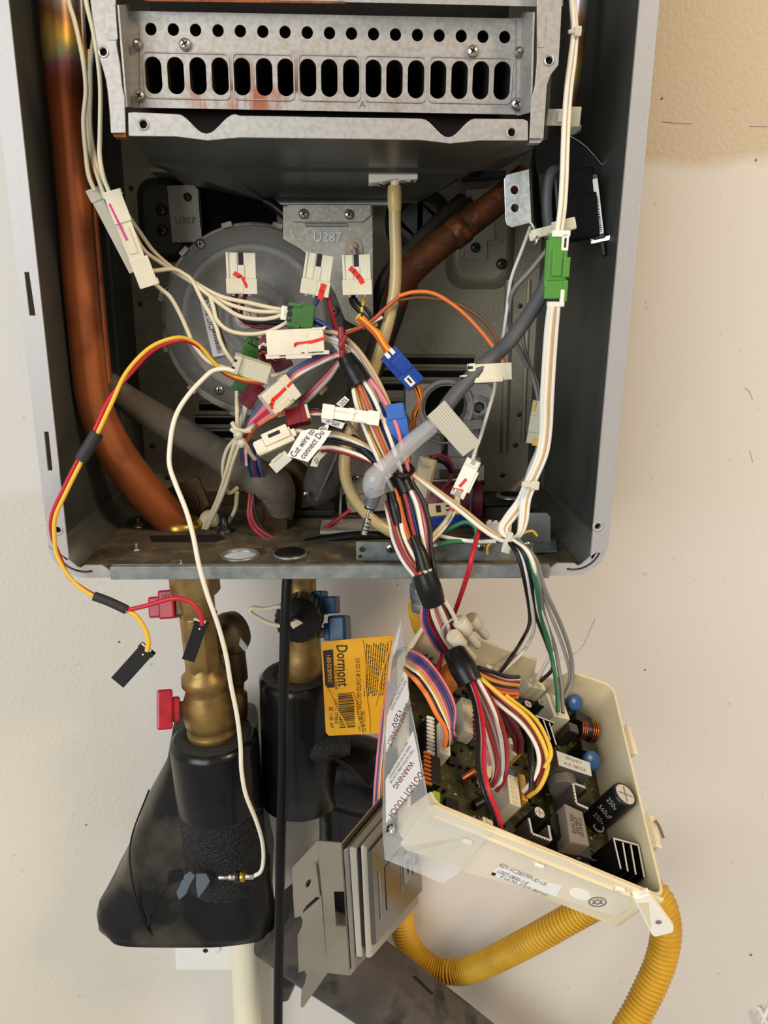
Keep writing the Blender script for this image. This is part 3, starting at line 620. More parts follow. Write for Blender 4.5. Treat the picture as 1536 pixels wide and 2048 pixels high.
obj('grommet', MB().lathe(at(707, 494, .121), (0, -1, 0), [(0, .0036), (.0015, .0034), (.0016, .0016)], 16), 'w_tan', hub)
obj('corner_gusset', MB().plate([pxpoly([(598, 490), (618, 480), (632, 484), (650, 510), (640, 516)], .1225)], V((0, .001, 0))), 'plate_steel', hub)
obj('spark_lead', MB().tube([at(707, 494, .1205), at(712, 515, .11), at(713, 530, .105)], .0014, 7, 4), 'w_lgrey', hub)
# ================================================================== PIPES
def tube_thing(name, label, cat, pts, r, m, n=20, sub=8, **kw):
    P = [at(*p) for p in pts]; rr = [x*sc(p) for x, p in zip(r, P)] if isinstance(r, (list, tuple)) else r*sc(P[len(P)//2])
    o = obj(name, MB().tube(P, rr, n, sub, **kw), m); return setp(o, label, cat)
T = thing('copper_pipe', 'thick bright copper pipe with heat-tinted top and lower elbow', 'pipe', at(360, 1050, .1))
pts = [(92, -300, .062), (110, -80, .062), (117, 0, .062), (125, 100, .062), (130, 180, .062), (134, 240, .062), (147, 400, .062), (160, 560, .064), (176, 720, .066), (187, 800, .068), (212, 868, .072), (246, 925, .079), (296, 990, .090), (340, 1036, .099), (362, 1066, .106)]
rr = [43, 40, 39.5, 39, 36, 33, 32.5, 33, 33.5, 34, 36, 37, 37, 36, 36]
P = [at(*p) for p in pts]; obj('tube', MB().tube(P, [r*sc(p) for r, p in zip(rr, P)], 28, 8), 'copper', T)
P = at(212, 868, .072); P2 = atZ(362, 1052, ZF); obj('flare_nut', MB().lathe(P2, (0, 0, 1), [(0, .0165), (.004, .0165), (.006, .013)], 24), 'brass_bright', T)
tube_thing('thin_copper_pipe', 'slim copper pipe running behind the thick copper pipe', 'pipe', [(150, -260, .1), (158, -60, .1), (164, 100, .1), (178, 300, .1), (190, 460, .1), (205, 640, .1), (216, 765, .1)], 9, 'copper')
T = thing('grey_insulated_pipe', 'dusty grey foam-wrapped pipe slanting down from lower left wall', 'pipe', at(420, 900, .1))
pts = [(215, 762, .115), (250, 795, .112), (330, 845, .105), (420, 898, .095), (480, 934, .09), (520, 958, .088), (548, 974, .092), (556, 1010, .10), (552, 1050, .105)]
P = [at(*p) for p in pts]; obj('foam_sleeve', MB().tube(P, [x*sc(p) for x, p in zip([22, 27, 30, 31, 34, 38, 40, 34, 28], P)], 20, 8), 'foam_grey', T)
P = atZ(545, 1052, ZF); obj('brass_nut', MB().lathe(P, (0, 0, 1), [(0, .017), (.008, .017), (.010, .014), (.018, .0135)], 6, sm=False), 'brass_dark', T)
T = thing('foam_elbow', 'dark grey foam boot with moulded seam hanging at centre bottom', 'insulation', at(650, 950, .1))
pts = [(672, 868, .112), (668, 900, .105), (655, 940, .1), (640, 975, .1), (628, 1000, .106)]
P = [at(*p) for p in pts]; obj('boot', MB().tube(P, [x*sc(p) for x, p in zip([30, 36, 40, 36, 20], P)], 18, 8), 'foam_dark', T)
obj('seam', MB().tube([at(688, 868, .090), at(672, 915, .085), at(650, 965, .085), at(633, 1000, .09)], .0014, 6, 5), 'foam_grey', T)
obj('brass_elbow', MB().tube([at(560, 930, .12), at(590, 940, .12), at(606, 960, .12), at(610, 1010, .12)], .008, 12, 4), 'brass_dark', T)
P = at(612, 988, .084); screw_o, screw_c = screw(T, P, (0, -1, 0), .0022, 'chrome'); obj('cross_slot', screw_c, 'ink_black', screw_o)
T = thing('rusty_pipe', 'rust-stained copper pipe slanting from upper right toward the hose', 'pipe', at(900, 480, .12))
pts = [(1052, 352, .125), (1000, 398, .12), (930, 452, .12), (860, 505, .118), (812, 552, .116), (786, 610, .114)]
P = [at(*p) for p in pts]; obj('tube', MB().tube(P, [x*sc(p) for x, p in zip([26, 27, 28, 29, 30, 26], P)], 20, 8), 'rust_pipe', T)
pts = [(790, 600, .115), (772, 660, .114), (740, 745, .112), (704, 815, .112), (672, 870, .112)]
P = [at(*p) for p in pts]; obj('lower_tube', MB().tube(P, [x*sc(p) for x, p in zip([27, 25, 24, 24, 22], P)], 18, 8), 'dark_pipe', T)
for x, y in [(916, 463), (806, 560)]:
    P = at(x, y, .119); d = (at(860, 505, .118)-at(930, 452, .12)).normalized(); obj('joint_band', MB().lathe(P-d*.006, d, [(0, .0103), (.001, .0112), (.011, .0112), (.012, .0103)], 20), 'rust_pipe', T)
tube_thing('dark_bent_tube', 'dark tube running behind the rusty pipe and clear hose', 'pipe', [(925, 400, .16), (880, 440, .15), (820, 500, .145), (772, 556, .14), (744, 640, .14)], 15, 'dark_pipe')
# ---------------- hose and fitting
T = thing('amber_hose', 'yellowed clear rubber hose hanging from white tee fitting', 'hose', at(789, 380, .08))
pts = [(789, 384, .085), (790, 450, .085), (792, 520, .084), (788, 590, .082), (772, 662, .08), (745, 748, .078), (716, 826, .076), (694, 886, .074), (689, 940, .072), (702, 985, .07), (735, 1030, .068), (775, 1060, .066), (818, 1082, .07)]
P = [at(*p) for p in pts]; obj('tube', MB().tube(P, 12*sc(P[3]), 16, 8), 'hose', T)
obj('cuff', MB().tube([at(789, 372, .085), at(789, 385, .085), at(789.5, 408, .085), at(790, 424, .085)], [12.8*sc(P[0]), 14.5*sc(P[0]), 14.5*sc(P[0]), 12.4*sc(P[0])], 18, 3), 'hose_cuff', T)
T = thing('tee_fitting', 'white plastic tee fitting under the burner hopper', 'fitting', at(787, 350, .085))
obj('bar', MB().plate([pxpoly([(737, 343), (786, 343), (791, 340), (836, 340), (836, 358), (800, 360), (796, 356), (760, 364), (738, 366)], .078)], V((0, .016, 0))), 'nylon_bright', T, bevel=.0008)
obj('stem', MB().tube([at(790, 352, .085), at(789.5, 384, .085)], 9*sc(at(790, 360, .085)), 14, 1), 'nylon_bright', T)
for x, y in [(762, 366), (817, 362)]: screw(T, at(x, y, .085), (0, -.3, -1), 10*sc(at(x, y, .085)), 'chrome')
# ================================================================== GAS VALVE
T = thing('gas_valve', 'cast aluminium gas valve block with round dark bore', 'valve', at(895, 850, .1))
Yg = .100; body = pxpoly([(820, 768), (976, 768), (985, 778), (984, 822), (974, 836), (948, 840), (932, 850), (918, 862), (868, 864), (828, 850), (812, 826), (812, 778)], Yg)
bore = circ(at(893, 815, Yg), EX, EZ, 43*sc(at(893, 815, Yg)), 28)
obj('valve_head', MB().plate([body, bore], V((0, .028, 0))), 'cast_alu', T, bevel=.0008)
P = at(893, 815, Yg); k = sc(P)
obj('bore', MB().lathe(P+EY*.022, (0, -1, 0), [(0, 43*k), (.002, 43*k)], 28), 'black_void', T)
obj('bore_ring', MB().tube([p-EY*.0003 for p in circ(P, EX, EZ, 52*k, 36)]+[P+EX*52*k-EY*.0003], 6*k, 8, 1), 'cast_alu', T)
obj('outer_ring', MB().tube([p for p in circ(P, EX, EZ, 72*k, 36)][20:36]+[P+EX*72*k], 2.5*k, 8, 1), 'cast_alu', T)
P = at(958, 815, Yg); obj('screw_boss', MB().lathe(P, (0, -1, 0), [(0, 25*k), (.0012, 24*k), (.0013, 18*k), (.002, 17*k), (.0022, 11*k), (-.002, 10*k)], 24), 'cast_alu', T); obj('boss_hole', MB().lathe(P+EY*.001, (0, -1, 0), [(0, 9*k), (.002, 8*k)], 14), 'screw_dark', T)
for q_, Y_, d_ in ([[(926, 842), (966, 838), (967, 858), (932, 862)], .096, .03], [[(826, 852), (880, 864), (880, 960), (820, 960)], .112, .03], [[(852, 866), (882, 866), (884, 912), (853, 912)], .104, .02], [[(896, 862), (958, 858), (956, 918), (897, 918)], .104, .03], [[(860, 915), (962, 915), (964, 938), (858, 940)], .1, .03]):
    obj('valve_block', MB().plate([pxpoly(q_, Y_)], V((0, d_, 0))), 'cast_alu', T, bevel=.001)
P0, P1 = at(828, 1000, .12), at(958, 1000, .12); obj('solenoid_coil', MB().lathe(P0, P1-P0, [(0, .016), (.002, .0175), ((P1-P0).length, .0175)], 24), 'maroon_plastic', T)
obj('coil_yoke', MB().tube([at(858, 962, .098), at(900, 961, .098), at(932, 955, .10), at(942, 965, .1), at(941, 1028, .1)], .0016, 8, 4), 'chrome', T)
obj('coil_base', MB().plate([pxpoly([(852, 1030), (940, 1030), (940, 1052), (852, 1052)], .1)], V((0, .025, 0))), 'blue_plastic', T, bevel=.0006)
obj('coil_housing', MB().plate([pxpoly([(955, 938), (968, 930), (968, 960), (955, 962)], .1)], V((0, .02, 0))), 'cast_alu', T)
# pump or manifold block behind the harness
T = thing('manifold_block', 'pale grey metal manifold block behind the amber hose', 'manifold', at(740, 980, .13))
for q_, Y_ in ([[(684, 915), (816, 912), (816, 950), (684, 955)], .14], [[(684, 955), (816, 950), (816, 985), (684, 990)], .135], [[(690, 990), (805, 988), (805, 1020), (696, 1026)], .13], [[(640, 1062), (790, 1058), (790, 1074), (640, 1080)], .08]):
    obj('block', MB().plate([pxpoly(q_, Y_)], V((0, .03, 0))), 'plate_steel', T, bevel=.0008)
screws(T, [(712, 957, .131, 8)])
obj('frame_edge', MB().tube([at(683, 900, .125), at(680, 1055, .125)], .0012, 6, 1), 'galv', T)
# brass hot outlet plate on the floor at left
T = thing('flow_fitting', 'tan metal flange plate at the foot of the copper pipe', 'fitting', atZ(375, 1040, ZF))
q = pxpoly([(318, 990), (340, 975), (392, 955), (398, 957), (420, 1010), (398, 1030), (330, 1040)], .125)
obj('flange_plate', MB().plate([q], V((0, .003, 0))), 'brass_dark', T, bevel=.0006)
P = at(366, 1005, .124); obj('flange_ring', MB().tube([*circ(P, EX, EZ, 30*sc(P), 26), P+EX*30*sc(P)], .0008, 6, 1), 'w_brown', T)
P = at(382, 1053, .1); obj('sensor_ring', MB().tube([*circ(P, EX, (EZ*.5-EY).normalized(), 16*sc(P), 20), P+EX*16*sc(P)], .0016, 8, 1), 'chrome', T)
P = at(420, 1040, .105); obj('plastic_cap', MB().lathe(P, (0, -1, .5), [(0, 20*sc(P)), (.004, 19*sc(P)), (.005, 10*sc(P)), (.0055, .0001)], 20), 'nylon_cream', T)
q = [atZ(x, y, ZF+.0002) for x, y in [(300, 1072), (440, 1070), (452, 1078), (430, 1084), (305, 1084)]]; obj('floor_slot', MB().plate([q], V((0, 0, .0004))), 'black_void', T)
P = atZ(450, 1064, ZF); obj('rubber_foot', MB().lathe(P, (0, 0, 1), [(0, .0065), (.003, .006), (.004, .003), (.012, .0028)], 16), 'black_plastic', T)
q = at(347, 1055, .098); obj('red_tape', MB().box(q, (EX, EY, EZ), (.008, .001, .006)), 'w_red', T)
T = thing('water_pump', 'black valve body in the shadow under the grey pipe', 'valve', at(585, 1000, .15))
for q_, Y_, m_ in ([[(570, 955), (625, 955), (632, 1025), (566, 1030)], .13, 'black_plastic'], [[(520, 1018), (670, 1022), (668, 1034), (515, 1030)], .12, 'black_plastic'], [[(592, 985), (600, 985), (600, 1012), (592, 1012)], .128, 'cap_blue']):
    obj('valve_body', MB().plate([pxpoly(q_, Y_)], V((0, .03, 0))), m_, T, bevel=.001)
# ================================================================== IGNITER
T = thing('igniter', 'black igniter transformer with pierced zinc bracket at upper right', 'transformer', at(1130, 400, .06))
a1 = circ(at(1029, 380, .030), EX, EZ, .0024, 14); a2 = circ(at(1030, 416, .030), EX, EZ, .0024, 14)
obj('bracket_plate', MB().plate([pxpoly([(1008, 358), (1014, 349), (1058, 338), (1063, 445), (1024, 455), (1014, 450), (1011, 440)], .030), a1, a2], V((0, .0012, 0))), 'galv_bright', T, bevel=.0003)
A_ = pxpoly([(1059, 338), (1064, 446)], .031); B_ = [at(1068, 284, .085), at(1085, 480, .085)]
obj('bracket_side', MB().plate([[A_[0], B_[0], B_[1], A_[1]]], V((.001, 0, 0))), 'black_plastic', T)
obj('hood_plate', MB().plate([pxpoly([(1066, 290), (1100, 276), (1138, 271), (1172, 293), (1206, 332), (1208, 350), (1130, 352), (1064, 345)], .075)], V((0, .0012, 0))), 'black_plastic', T)
obj('hood_edge', MB().tube([at(1138, 271, .0745), at(1172, 293, .0745), at(1208, 336, .0745)], .0006, 6, 2), 'chrome', T)
f_ = FR((1138, 340, .05), (1150, 482, .05), roll=-24)
boxes('body', f_, [(0, 135, -48, 40, -40, 14)], 'black_plastic', T, bevel=.002)
boxes('potting_step', f_, [(48, 132, -46, 30, 12, 19)], 'black_plastic', T, bevel=.0015)
f2 = FR((1186, 350, .048), (1200, 470, .048), roll=6)
boxes('end_wall', f2, [(-2, 122, -10, 14, -22, 2)], 'black_plastic', T, bevel=.0008)
lb = boxes('barcode_label', f2, [(8, 112, -8, 4, 2, 3)], 'paper', T, bevel=0)
barcode(lb, f2.q(40, -5, 3.3), f2.a, f2.w, 68*f2.k, 7*f2.k, 'ink_black', 22)
boxes('steel_frame', f2, [(-16, 8, 14, 20, -30, 4), (-8, 122, 16, 19, -30, 2), (118, 128, -70, 20, -30, 0)], 'chrome', T, bevel=.0004)
boxes('foot_clip', f2, [(126, 158, -44, -34, -14, 2), (126, 156, -8, 2, -14, 2)], 'black_plastic', T, bevel=.001)
boxes('clip_loop', f2, [(128, 150, -26, -14, -10, 4)], 'screw_dark', T, bevel=.002)
wire(T, [(1100, 475, .045), (1094, 430, .044), (1094, 385, .044), (1100, 350, .044), (1112, 342, .05), (1122, 352, .06)], 11, 'cable_grey', 'ignition_lead', n=12)
# rust-brown pipe glimpsed behind the cables at right
tube_thing('right_copper_pipe', 'brown copper pipe behind the white cables at top right', 'pipe', [(1172, -260, .085), (1163, -60, .085), (1158, 20, .085), (1150, 110, .086), (1140, 200, .09), (1128, 300, .1)], 17, 'copper')
# ================================================================== BELOW THE CASE
def axis_lathe(p0, p1, prof, n=24, rot=None):
    A, B = at(*p0), at(*p1); L_ = (B-A).length; ax = (B-A)/L_; mb = MB()
    return mb.lathe(A, ax, [(f*L_, r*sc(A+ax*(f*L_))) for f, r in prof], n)
T = thing('hot_water_valve', 'brass service valve with red handles under the left pipe', 'valve', at(395, 1160, .105))
obj('union_nut', axis_lathe((385, 1120, .105), (392, 1190, .105), [(0, 46), (.05, 50), (.9, 50), (1, 44)], 6), 'brass', T, bevel=.0008)
obj('valve_body', axis_lathe((391, 1185, .105), (428, 1485, .105), [(0, 36), (.1, 35), (.35, 33), (.46, 34), (.50, 38), (.53, 48), (.58, 49), (.61, 42), (.64, 44), (.70, 51), (.80, 53), (.86, 50), (.88, 46), (.90, 50), (.93, 50), (.95, 46), (1, 46)], 28), 'brass', T)
obj('hex_flats', axis_lathe((396, 1222, .105), (409, 1340, .105), [(0, 30), (.05, 38), (.95, 37), (1, 30)], 8), 'brass', T, bevel=.0006)
f_ = FR((301, 1214, .105), (372, 1208, .105)); h = boxes('drain_handle', f_, [(0, 26, -20, 22, -18, 18), (22, 54, -31, 26, -26, 26)], 'red_handle', T, bevel=.0016, label='red drain handle, upper one')
boxes('stem', f_, [(52, 90, -22, 22, -18, 18)], 'brass_dark', T, bevel=.0015)
txt('handle_mark', 'OFF', f_.q(39, -18, 26.8), f_.a, -f_.w, .004, 'ink_maroon', h)
f_ = FR((318, 1420, .10), (372, 1416, .105)); h = boxes('shutoff_handle', f_, [(-4, 26, -39, 38, -30, 30), (24, 40, -24, 26, -22, 22)], 'red_handle', T, bevel=.0018, label='red shutoff handle, lower one')
obj('handle_groove', MB().box(f_.q(12, 2, 30), (f_.a, f_.w, f_.n), (20*f_.k, 2*f_.k, 1.4*f_.k)), 'w_darkred', h)
boxes('shutoff_stem', f_, [(38, 62, -14, 14, -14, 14)], 'brass_dark', T, bevel=.001)
obj('relief_port', axis_lathe((420, 1285, .115), (470, 1262, .135), [(0, 30), (.5, 32), (.55, 42), (.8, 44), (1.1, 40), (1.15, 20)], 22), 'brass_dark', T)
obj('relief_outlet', axis_lathe((466, 1300, .135), (476, 1440, .135), [(0, 24), (.4, 26), (.45, 18), (.6, 16), (.62, 22), (.9, 22), (1, 18)], 18), 'brass_dark', T)
obj('relief_lever', MB().plate([pxpoly([(480, 1276), (492, 1290), (495, 1298), (488, 1302), (478, 1290)], .105)], V((0, .002, 0))), 'galv', T)
T = thing('cold_water_valve', 'brass service valve with blue handles and black cap', 'valve', at(605, 1160, .13))
obj('valve_body', axis_lathe((604, 1130, .13), (606, 1390, .13), [(0, 30), (.08, 30), (.1, 28), (.2, 28), (.22, 34), (.4, 36), (.6, 36), (.66, 38), (.7, 41), (.86, 41), (.88, 36), (1, 36)], 26), 'brass', T)
P = at(598, 1238, .098); ax = (CAM-P).normalized()*.8+V((-.1, 0, -.25)); k = sc(P)
obj('port', MB().lathe(P, -ax, [(-.001, 30*k), (.03, 28*k)], 20), 'brass_dark', T)
obj('black_cap', MB().lathe(P, ax, [(-.014, 40*k), (-.013, 46*k), (.004, 46*k), (.0065, 43*k), (.007, 16*k), (.010, 14*k), (.0115, 9*k), (.0118, .0001)], 26), 'black_plastic', T)
nb = 26; mb = MB(); u = ax.normalized().orthogonal().normalized(); b_ = ax.normalized().cross(u)
for i in range(nb):
    a = 6.2832*i/nb; d = u*math.cos(a)+b_*math.sin(a); mb.box(P+d*46.5*k-ax.normalized()*.005, (d, ax.normalized().cross(d), ax.normalized()), (.0012, .0018, .016))
obj('grip_rib', mb, 'black_plastic', T)
pts = [(560, 1252), (535, 1245), (507, 1230), (500, 1222), (506, 1216), (530, 1218), (556, 1213), (572, 1218)]
obj('cap_tether', MB().tube([at(x, y, .088) for x, y in pts], 4.6*sc(at(500, 1220, .088)), 8, 6), 'nylon_cream', T)
obj('tether_eye', MB().plate([pxpoly([(578, 1246), (596, 1240), (606, 1246), (596, 1252), (586, 1258)], .083)], V((0, .001, 0))), 'nylon_cream', T)
f_ = FR((632, 1208, .125), (680, 1206, .12)); h = boxes('drain_handle', f_, [(2, 20, -26, 22, -22, 22), (18, 46, -14, 20, -18, 18)], 'blue_handle', T, bevel=.0015, label='small blue drain handle')
txt('handle_mark', 'ON', f_.q(11, -10, 22.8), f_.a, -f_.w, .004, 'cap_blue', h)
boxes('stem', FR((628, 1268, .13), (668, 1262, .125)), [(0, 40, -10, 10, -10, 10)], 'brass_dark', T, bevel=.001)
f_ = FR((662, 1262, .118), (700, 1260, .115)); boxes('shutoff_handle', f_, [(0, 36, -30, 32, -28, 28)], 'blue_handle', T, bevel=.0022, label='large blue shutoff handle')
boxes('handle_hub', f_, [(-12, 2, -16, 18, -14, 14)], 'blue_handle', T, bevel=.001)
# insulation sleeves
def loft(rows, m_, n=36, rough=.0, seed=1, cap=True):
    """rows: (xl, xr, y, Yc, depth half)"""
    rs = random.Random(seed); mb = MB(); ph = [rs.uniform(0, 6.28) for _ in range(6)]
    for j, (xl, xr, y, Yc, dh) in enumerate(rows):
        L_, R_ = at(xl, y, Yc), at(xr, y, Yc); c = (L_+R_)/2; h_ = (R_-L_)/2
        for i in range(n):
            a = 6.2832*i/n; ca, sa = math.cos(a), math.sin(a); e = .62
            ca = math.copysign(abs(ca)**e, ca); sa = math.copysign(abs(sa)**e, sa)
            d = 1+rough*(math.sin(3*a+ph[0]+j*1.1)+.7*math.sin(5*a+ph[1]-j*1.7)+.6*math.sin(8*a+ph[2]+j*2.3))
            mb.v.append(c+h_*(ca*d)+EY*(sa*dh*d)+EZ*(rough*.02*math.sin(4*a+ph[3]+j)))
        if j:
            o = len(mb.v)-2*n
            for i in range(n): mb.f.append([o+i, o+(i+1) % n, o+n+(i+1) % n, o+n+i]); mb.sm.append(True)
    if cap:
        mb.f.append(list(range(n))[::-1]); mb.sm.append(False); N = len(mb.v); mb.f.append(list(range(N-n, N))); mb.sm.append(False)
    return mb
T = thing('hot_pipe_insulation', 'black tape-wrapped foam insulation below the red-handled valve', 'insulation', at(430, 1600, .13))
A, B = at(428, 1472, .105), at(456, 1748, .105); r0 = .0365; L_ = (B-A).length; d = (B-A)/L_
obj('vinyl_wrap', MB().lathe(A, d, [(-.001, r0*.90), (.002, r0*.99), (.006, r0), (L_*.45, r0*1.0), (L_*.47, r0*.985), (L_*.475, r0*.96)], 44), 'vinyl_black', T)
mb = MB(); nr, nc = 64, 150; u = d.orthogonal().normalized(); b_ = d.cross(u); rs = random.Random(11)
for j in range(nr):
    f_ = j/(nr-1)
    for i in range(nc):
        a = 6.2832*i/nc; rr = r0*(.97-.02*f_)+rs.uniform(-.0007, .0007)-(.003 if j in (0, nr-1) else 0)
        mb.v.append(A+d*(L_*(.42+.58*f_)+rs.uniform(-.0003, .0003))+u*(math.cos(a)*rr)+b_*(math.sin(a)*rr))
mb.f = [[j*nc+i, j*nc+(i+1) % nc, (j+1)*nc+(i+1) % nc, (j+1)*nc+i] for j in range(nr-1) for i in range(nc)]+[list(range((nr-1)*nc, nr*nc))]; mb.sm = [True]*len(mb.f)
obj('foam_sleeve', mb, 'foam_black', T)
obj('foam_end', MB().lathe(A, -d, [(-.004, r0*.9), (.001, r0*.86), (.004, r0*.72), (.003, r0*.5), (-.002, r0*.45)], 36), 'foam_cut', T)
rows = [(350, 513, 1440, .155, .035), (345, 515, 1490, .157, .040), (322, 524, 1545, .16, .044), (296, 530, 1600, .158, .046), (274, 535, 1650, .155, .046), (252, 540, 1700, .152, .045), (230, 543, 1745, .148, .042), (212, 546, 1778, .145, .039), (204, 548, 1805, .142, .036), (202, 549, 1822, .140, .034), (204, 549, 1840, .138, .032), (210, 546, 1841, .138, .029), (222, 536, 1832, .138, .024)]
obj('outer_wrap', loft(rows, '', 72, .022, 3), 'vinyl_dusty', T)
obj('wrap_fold', MB().tube([at(298, 1580, .115), at(262, 1680, .106), at(264, 1760, .104), at(285, 1840, .104), at(310, 1876, .108)], .0008, 6, 6), 'vinyl_black', T)
obj('wrap_fold', MB().tube([at(345, 1745, .100), at(318, 1790, .101), at(300, 1830, .102), at(296, 1850, .103)], .0009, 6, 6), 'vinyl_dusty', T)
for pts in ([(338, 1742), (364, 1740), (368, 1758), (334, 1772)], [(368, 1752), (382, 1744), (390, 1752), (380, 1768), (372, 1788), (358, 1800), (353, 1786)], [(392, 1748), (412, 1748), (420, 1762), (408, 1782), (396, 1796), (392, 1770)]):
    obj('torn_tape', MB().plate([pxpoly(pts, .060)], V((0, .001, 0))), 'tape_silver' if pts[0][0] > 350 else 'vinyl_dusty', T)
T = thing('cold_pipe_insulation', 'black tape-wrapped foam insulation behind black power cord', 'insulation', at(600, 1500, .14))
A, B = at(596, 1350, .132), at(602, 1600, .132); r0 = .0335; L_ = (B-A).length; d = (B-A)/L_
obj('vinyl_wrap', MB().lathe(A, d, [(-.001, r0*.9), (.002, r0*.99), (.006, r0), (L_*.5, r0), (L_*.97, r0*1.04), (L_, r0*.9)], 40), 'vinyl_black', T)
obj('foam_end', MB().lathe(A, -d, [(-.004, r0*.9), (.001, r0*.87), (.003, r0*.72), (.002, r0*.55), (-.002, r0*.5)], 36), 'foam_cut', T)
pts = [(540, 1548, .15), (600, 1545, .15), (660, 1540, .15), (720, 1550, .15), (770, 1570, .152), (815, 1600, .155)]
P = [at(*p) for p in pts]; obj('elbow_wrap', MB().tube(P, [x*sc(p) for x, p in zip([46, 62, 74, 78, 74, 60], P)], 28, 8), 'vinyl_black', T)
obj('foam_band', MB().tube([at(585, 1500, .118), at(640, 1494, .112), at(700, 1495, .112)], [20*sc(P[2]), 30*sc(P[2]), 14*sc(P[2])], 16, 8), 'foam_black', T)
pts = [(690, 1560, .16), (688, 1630, .165), (684, 1700, .175), (660, 1780, .185), (620, 1850, .19)]
P = [at(*p) for p in pts]; obj('lower_wrap', MB().tube(P, [x*sc(p) for x, p in zip([60, 50, 48, 50, 52], P)], 22, 8), 'vinyl_black', T)
obj('tape_fold', MB().tube([at(560, 1545, .106), at(640, 1510, .102), at(690, 1530, .102), at(735, 1570, .108), at(748, 1562, .108)], .0016, 6, 6), 'vinyl_black', T)
rows = [(566, 590, 1800, .2, .01), (558, 612, 1850, .2, .014), (553, 608, 1900, .2, .014), (552, 598, 1950, .2, .012), (556, 580, 1990, .2, .008)]
obj('tape_tail', loft(rows, '', 16, .03, 5), 'vinyl_black', T)
T = thing('drain_pipe', 'wide stained grey pipe running to bottom of picture', 'pipe', at(760, 1990, .19))
pts = [(560, 1835, .155), (640, 1895, .152), (760, 1975, .15), (900, 2080, .15), (1040, 2190, .15), (1300, 2400, .15)]
P = [at(*p) for p in pts]; obj('tube', MB().tube(P, 76*sc(P[2]), 32, 6), 'drain_grey', T)
q = [at(x, y, .112) for x, y in [(824, 1954), (832, 1953), (868, 1988), (862, 1990)]]; obj('slit', MB().plate([q], V((0, .0006, 0))), 'black_void', T)
T = thing('pvc_conduit', 'cream plastic conduit standing beside the wall outlet', 'pipe', at(495, 1960, .205))
A, B = at(488, 1860, .205), at(512, 2450, .205); obj('tube', MB().tube([A, B], .0150, 24, 1), 'pvc', T)
# wall outlet
T = thing('wall_outlet', 'white wall outlet half hidden behind black insulation', 'outlet', at(410, 1900, YW))
obj('cover_plate', MB().plate([pxpoly([(347, 1840), (470, 1840), (472, 1941), (352, 1941)], YW-.006)], V((0, .0055, 0))), 'outlet_white', T, bevel=.0015)
obj('receptacle', MB().plate([pxpoly([(382, 1836), (441, 1836), (440, 1901), (432, 1908), (394, 1907), (384, 1906)], YW-.009)], V((0, .003, 0))), 'outlet_white', T, bevel=.001)
for q in ([(396, 1880), (399.5, 1880), (399.5, 1890), (396, 1890)], [(419.5, 1880), (423, 1880), (423, 1890), (419.5, 1890)]): obj('slot', MB().plate([pxpoly(q, YW-.0094)], V((0, .0006, 0))), 'ink_black', T)
P = at(411, 1901, YW-.009); obj('ground_hole', MB().lathe(P, (0, -1, 0), [(0, 5*sc(P)), (.0005, 5*sc(P))], 12), 'ink_black', T)
# ================================================================== YELLOW TAG
T = thing('yellow_tag', 'yellow hang tag with barcode hanging from the blue handle', 'tag', at(700, 1300, .075))
Yt = .088; c4 = [at(642, 1284, Yt), at(790, 1270, Yt-.006), at(768, 1466, Yt-.004), at(652, 1472, Yt)]
def bil(u, v, h=0):
    p = c4[0]*((1-u)*(1-v))+c4[1]*(u*(1-v))+c4[2]*(u*v)+c4[3]*((1-u)*v); return p+TN*h
TN = (c4[1]-c4[0]).cross(c4[3]-c4[0]).normalized(); TN = TN if TN.dot(CAM-c4[0]) > 0 else -TN
gp = [(.02, .0), (.98, 0), (1, .02), (1, .97), (.97, 1), (.05, 1), (0, .96), (0, .03)]
obj('card', MB().plate([[bil(*g) for g in gp]], -TN*.0005), 'yellow_tag', T)
dn = (c4[3]-c4[0]).normalized(); rt = (c4[1]-c4[0]).normalized(); hh = .0003
obj('phone_box', MB().add([bil(.02, .09, hh), bil(.16, .085, hh), bil(.17, .48, hh), bil(.03, .48, hh)], [(0, 3, 2, 1)]), 'ink', T)
txt('phone_text', '1-800-DORMONT', bil(.10, .28, hh*2), dn, rt, .0052, 'yellow_tag', T, sx=.62)
txt('brand_text', 'Dormont', bil(.285, .26, hh), dn, rt, .0125, 'ink', T, sx=.76); txt('brand_text', 'Dormont', bil(.287, .263, hh), dn, rt, .0125, 'ink', T, sx=.76)
txt('brand_line', 'A WATTS Brand', bil(.195, .38, hh), dn, rt, .0042, 'ink', T, sx=.7)
txt('product_line', '5/8 OD X 48 COATED GAS CONN 1/2 FIP X 1/2M', bil(.54, .58, hh), dn, rt, .0050, 'ink', T, sx=.60)
txt('product_line', '30C-3131-48 CE', bil(.63, .86, hh), dn, rt, .0045, 'ink', T, sx=.6)
txt('date_text', 'BE  1106  AM', bil(.10, .80, hh), dn, rt, .0048, 'ink', T, sx=.7)
b0 = bil(.22, .55, hh); barcode(T, b0, dn, rt, (bil(.22, .92, hh)-b0).length, (bil(.46, .55, hh)-b0).length, 'ink', 26)
txt('barcode_digits', '6 06447 77788 8', bil(.18, .74, hh), dn, rt, .0042, 'ink', T, sx=.75)
rs = random.Random(2); mb = MB()
for i in range(11):
    u = .62+i*.032; v = .06+.012*(i % 3)
    while v < .60-.02*(i % 2):
        e = v+rs.uniform(.01, .05); p = [bil(u, v, hh), bil(u+.012, v, hh), bil(u+.012, e, hh), bil(u, e, hh)]; mb.add(p, [(0, 3, 2, 1)]); v = e+.008
obj('fine_print', mb, 'ink', T)
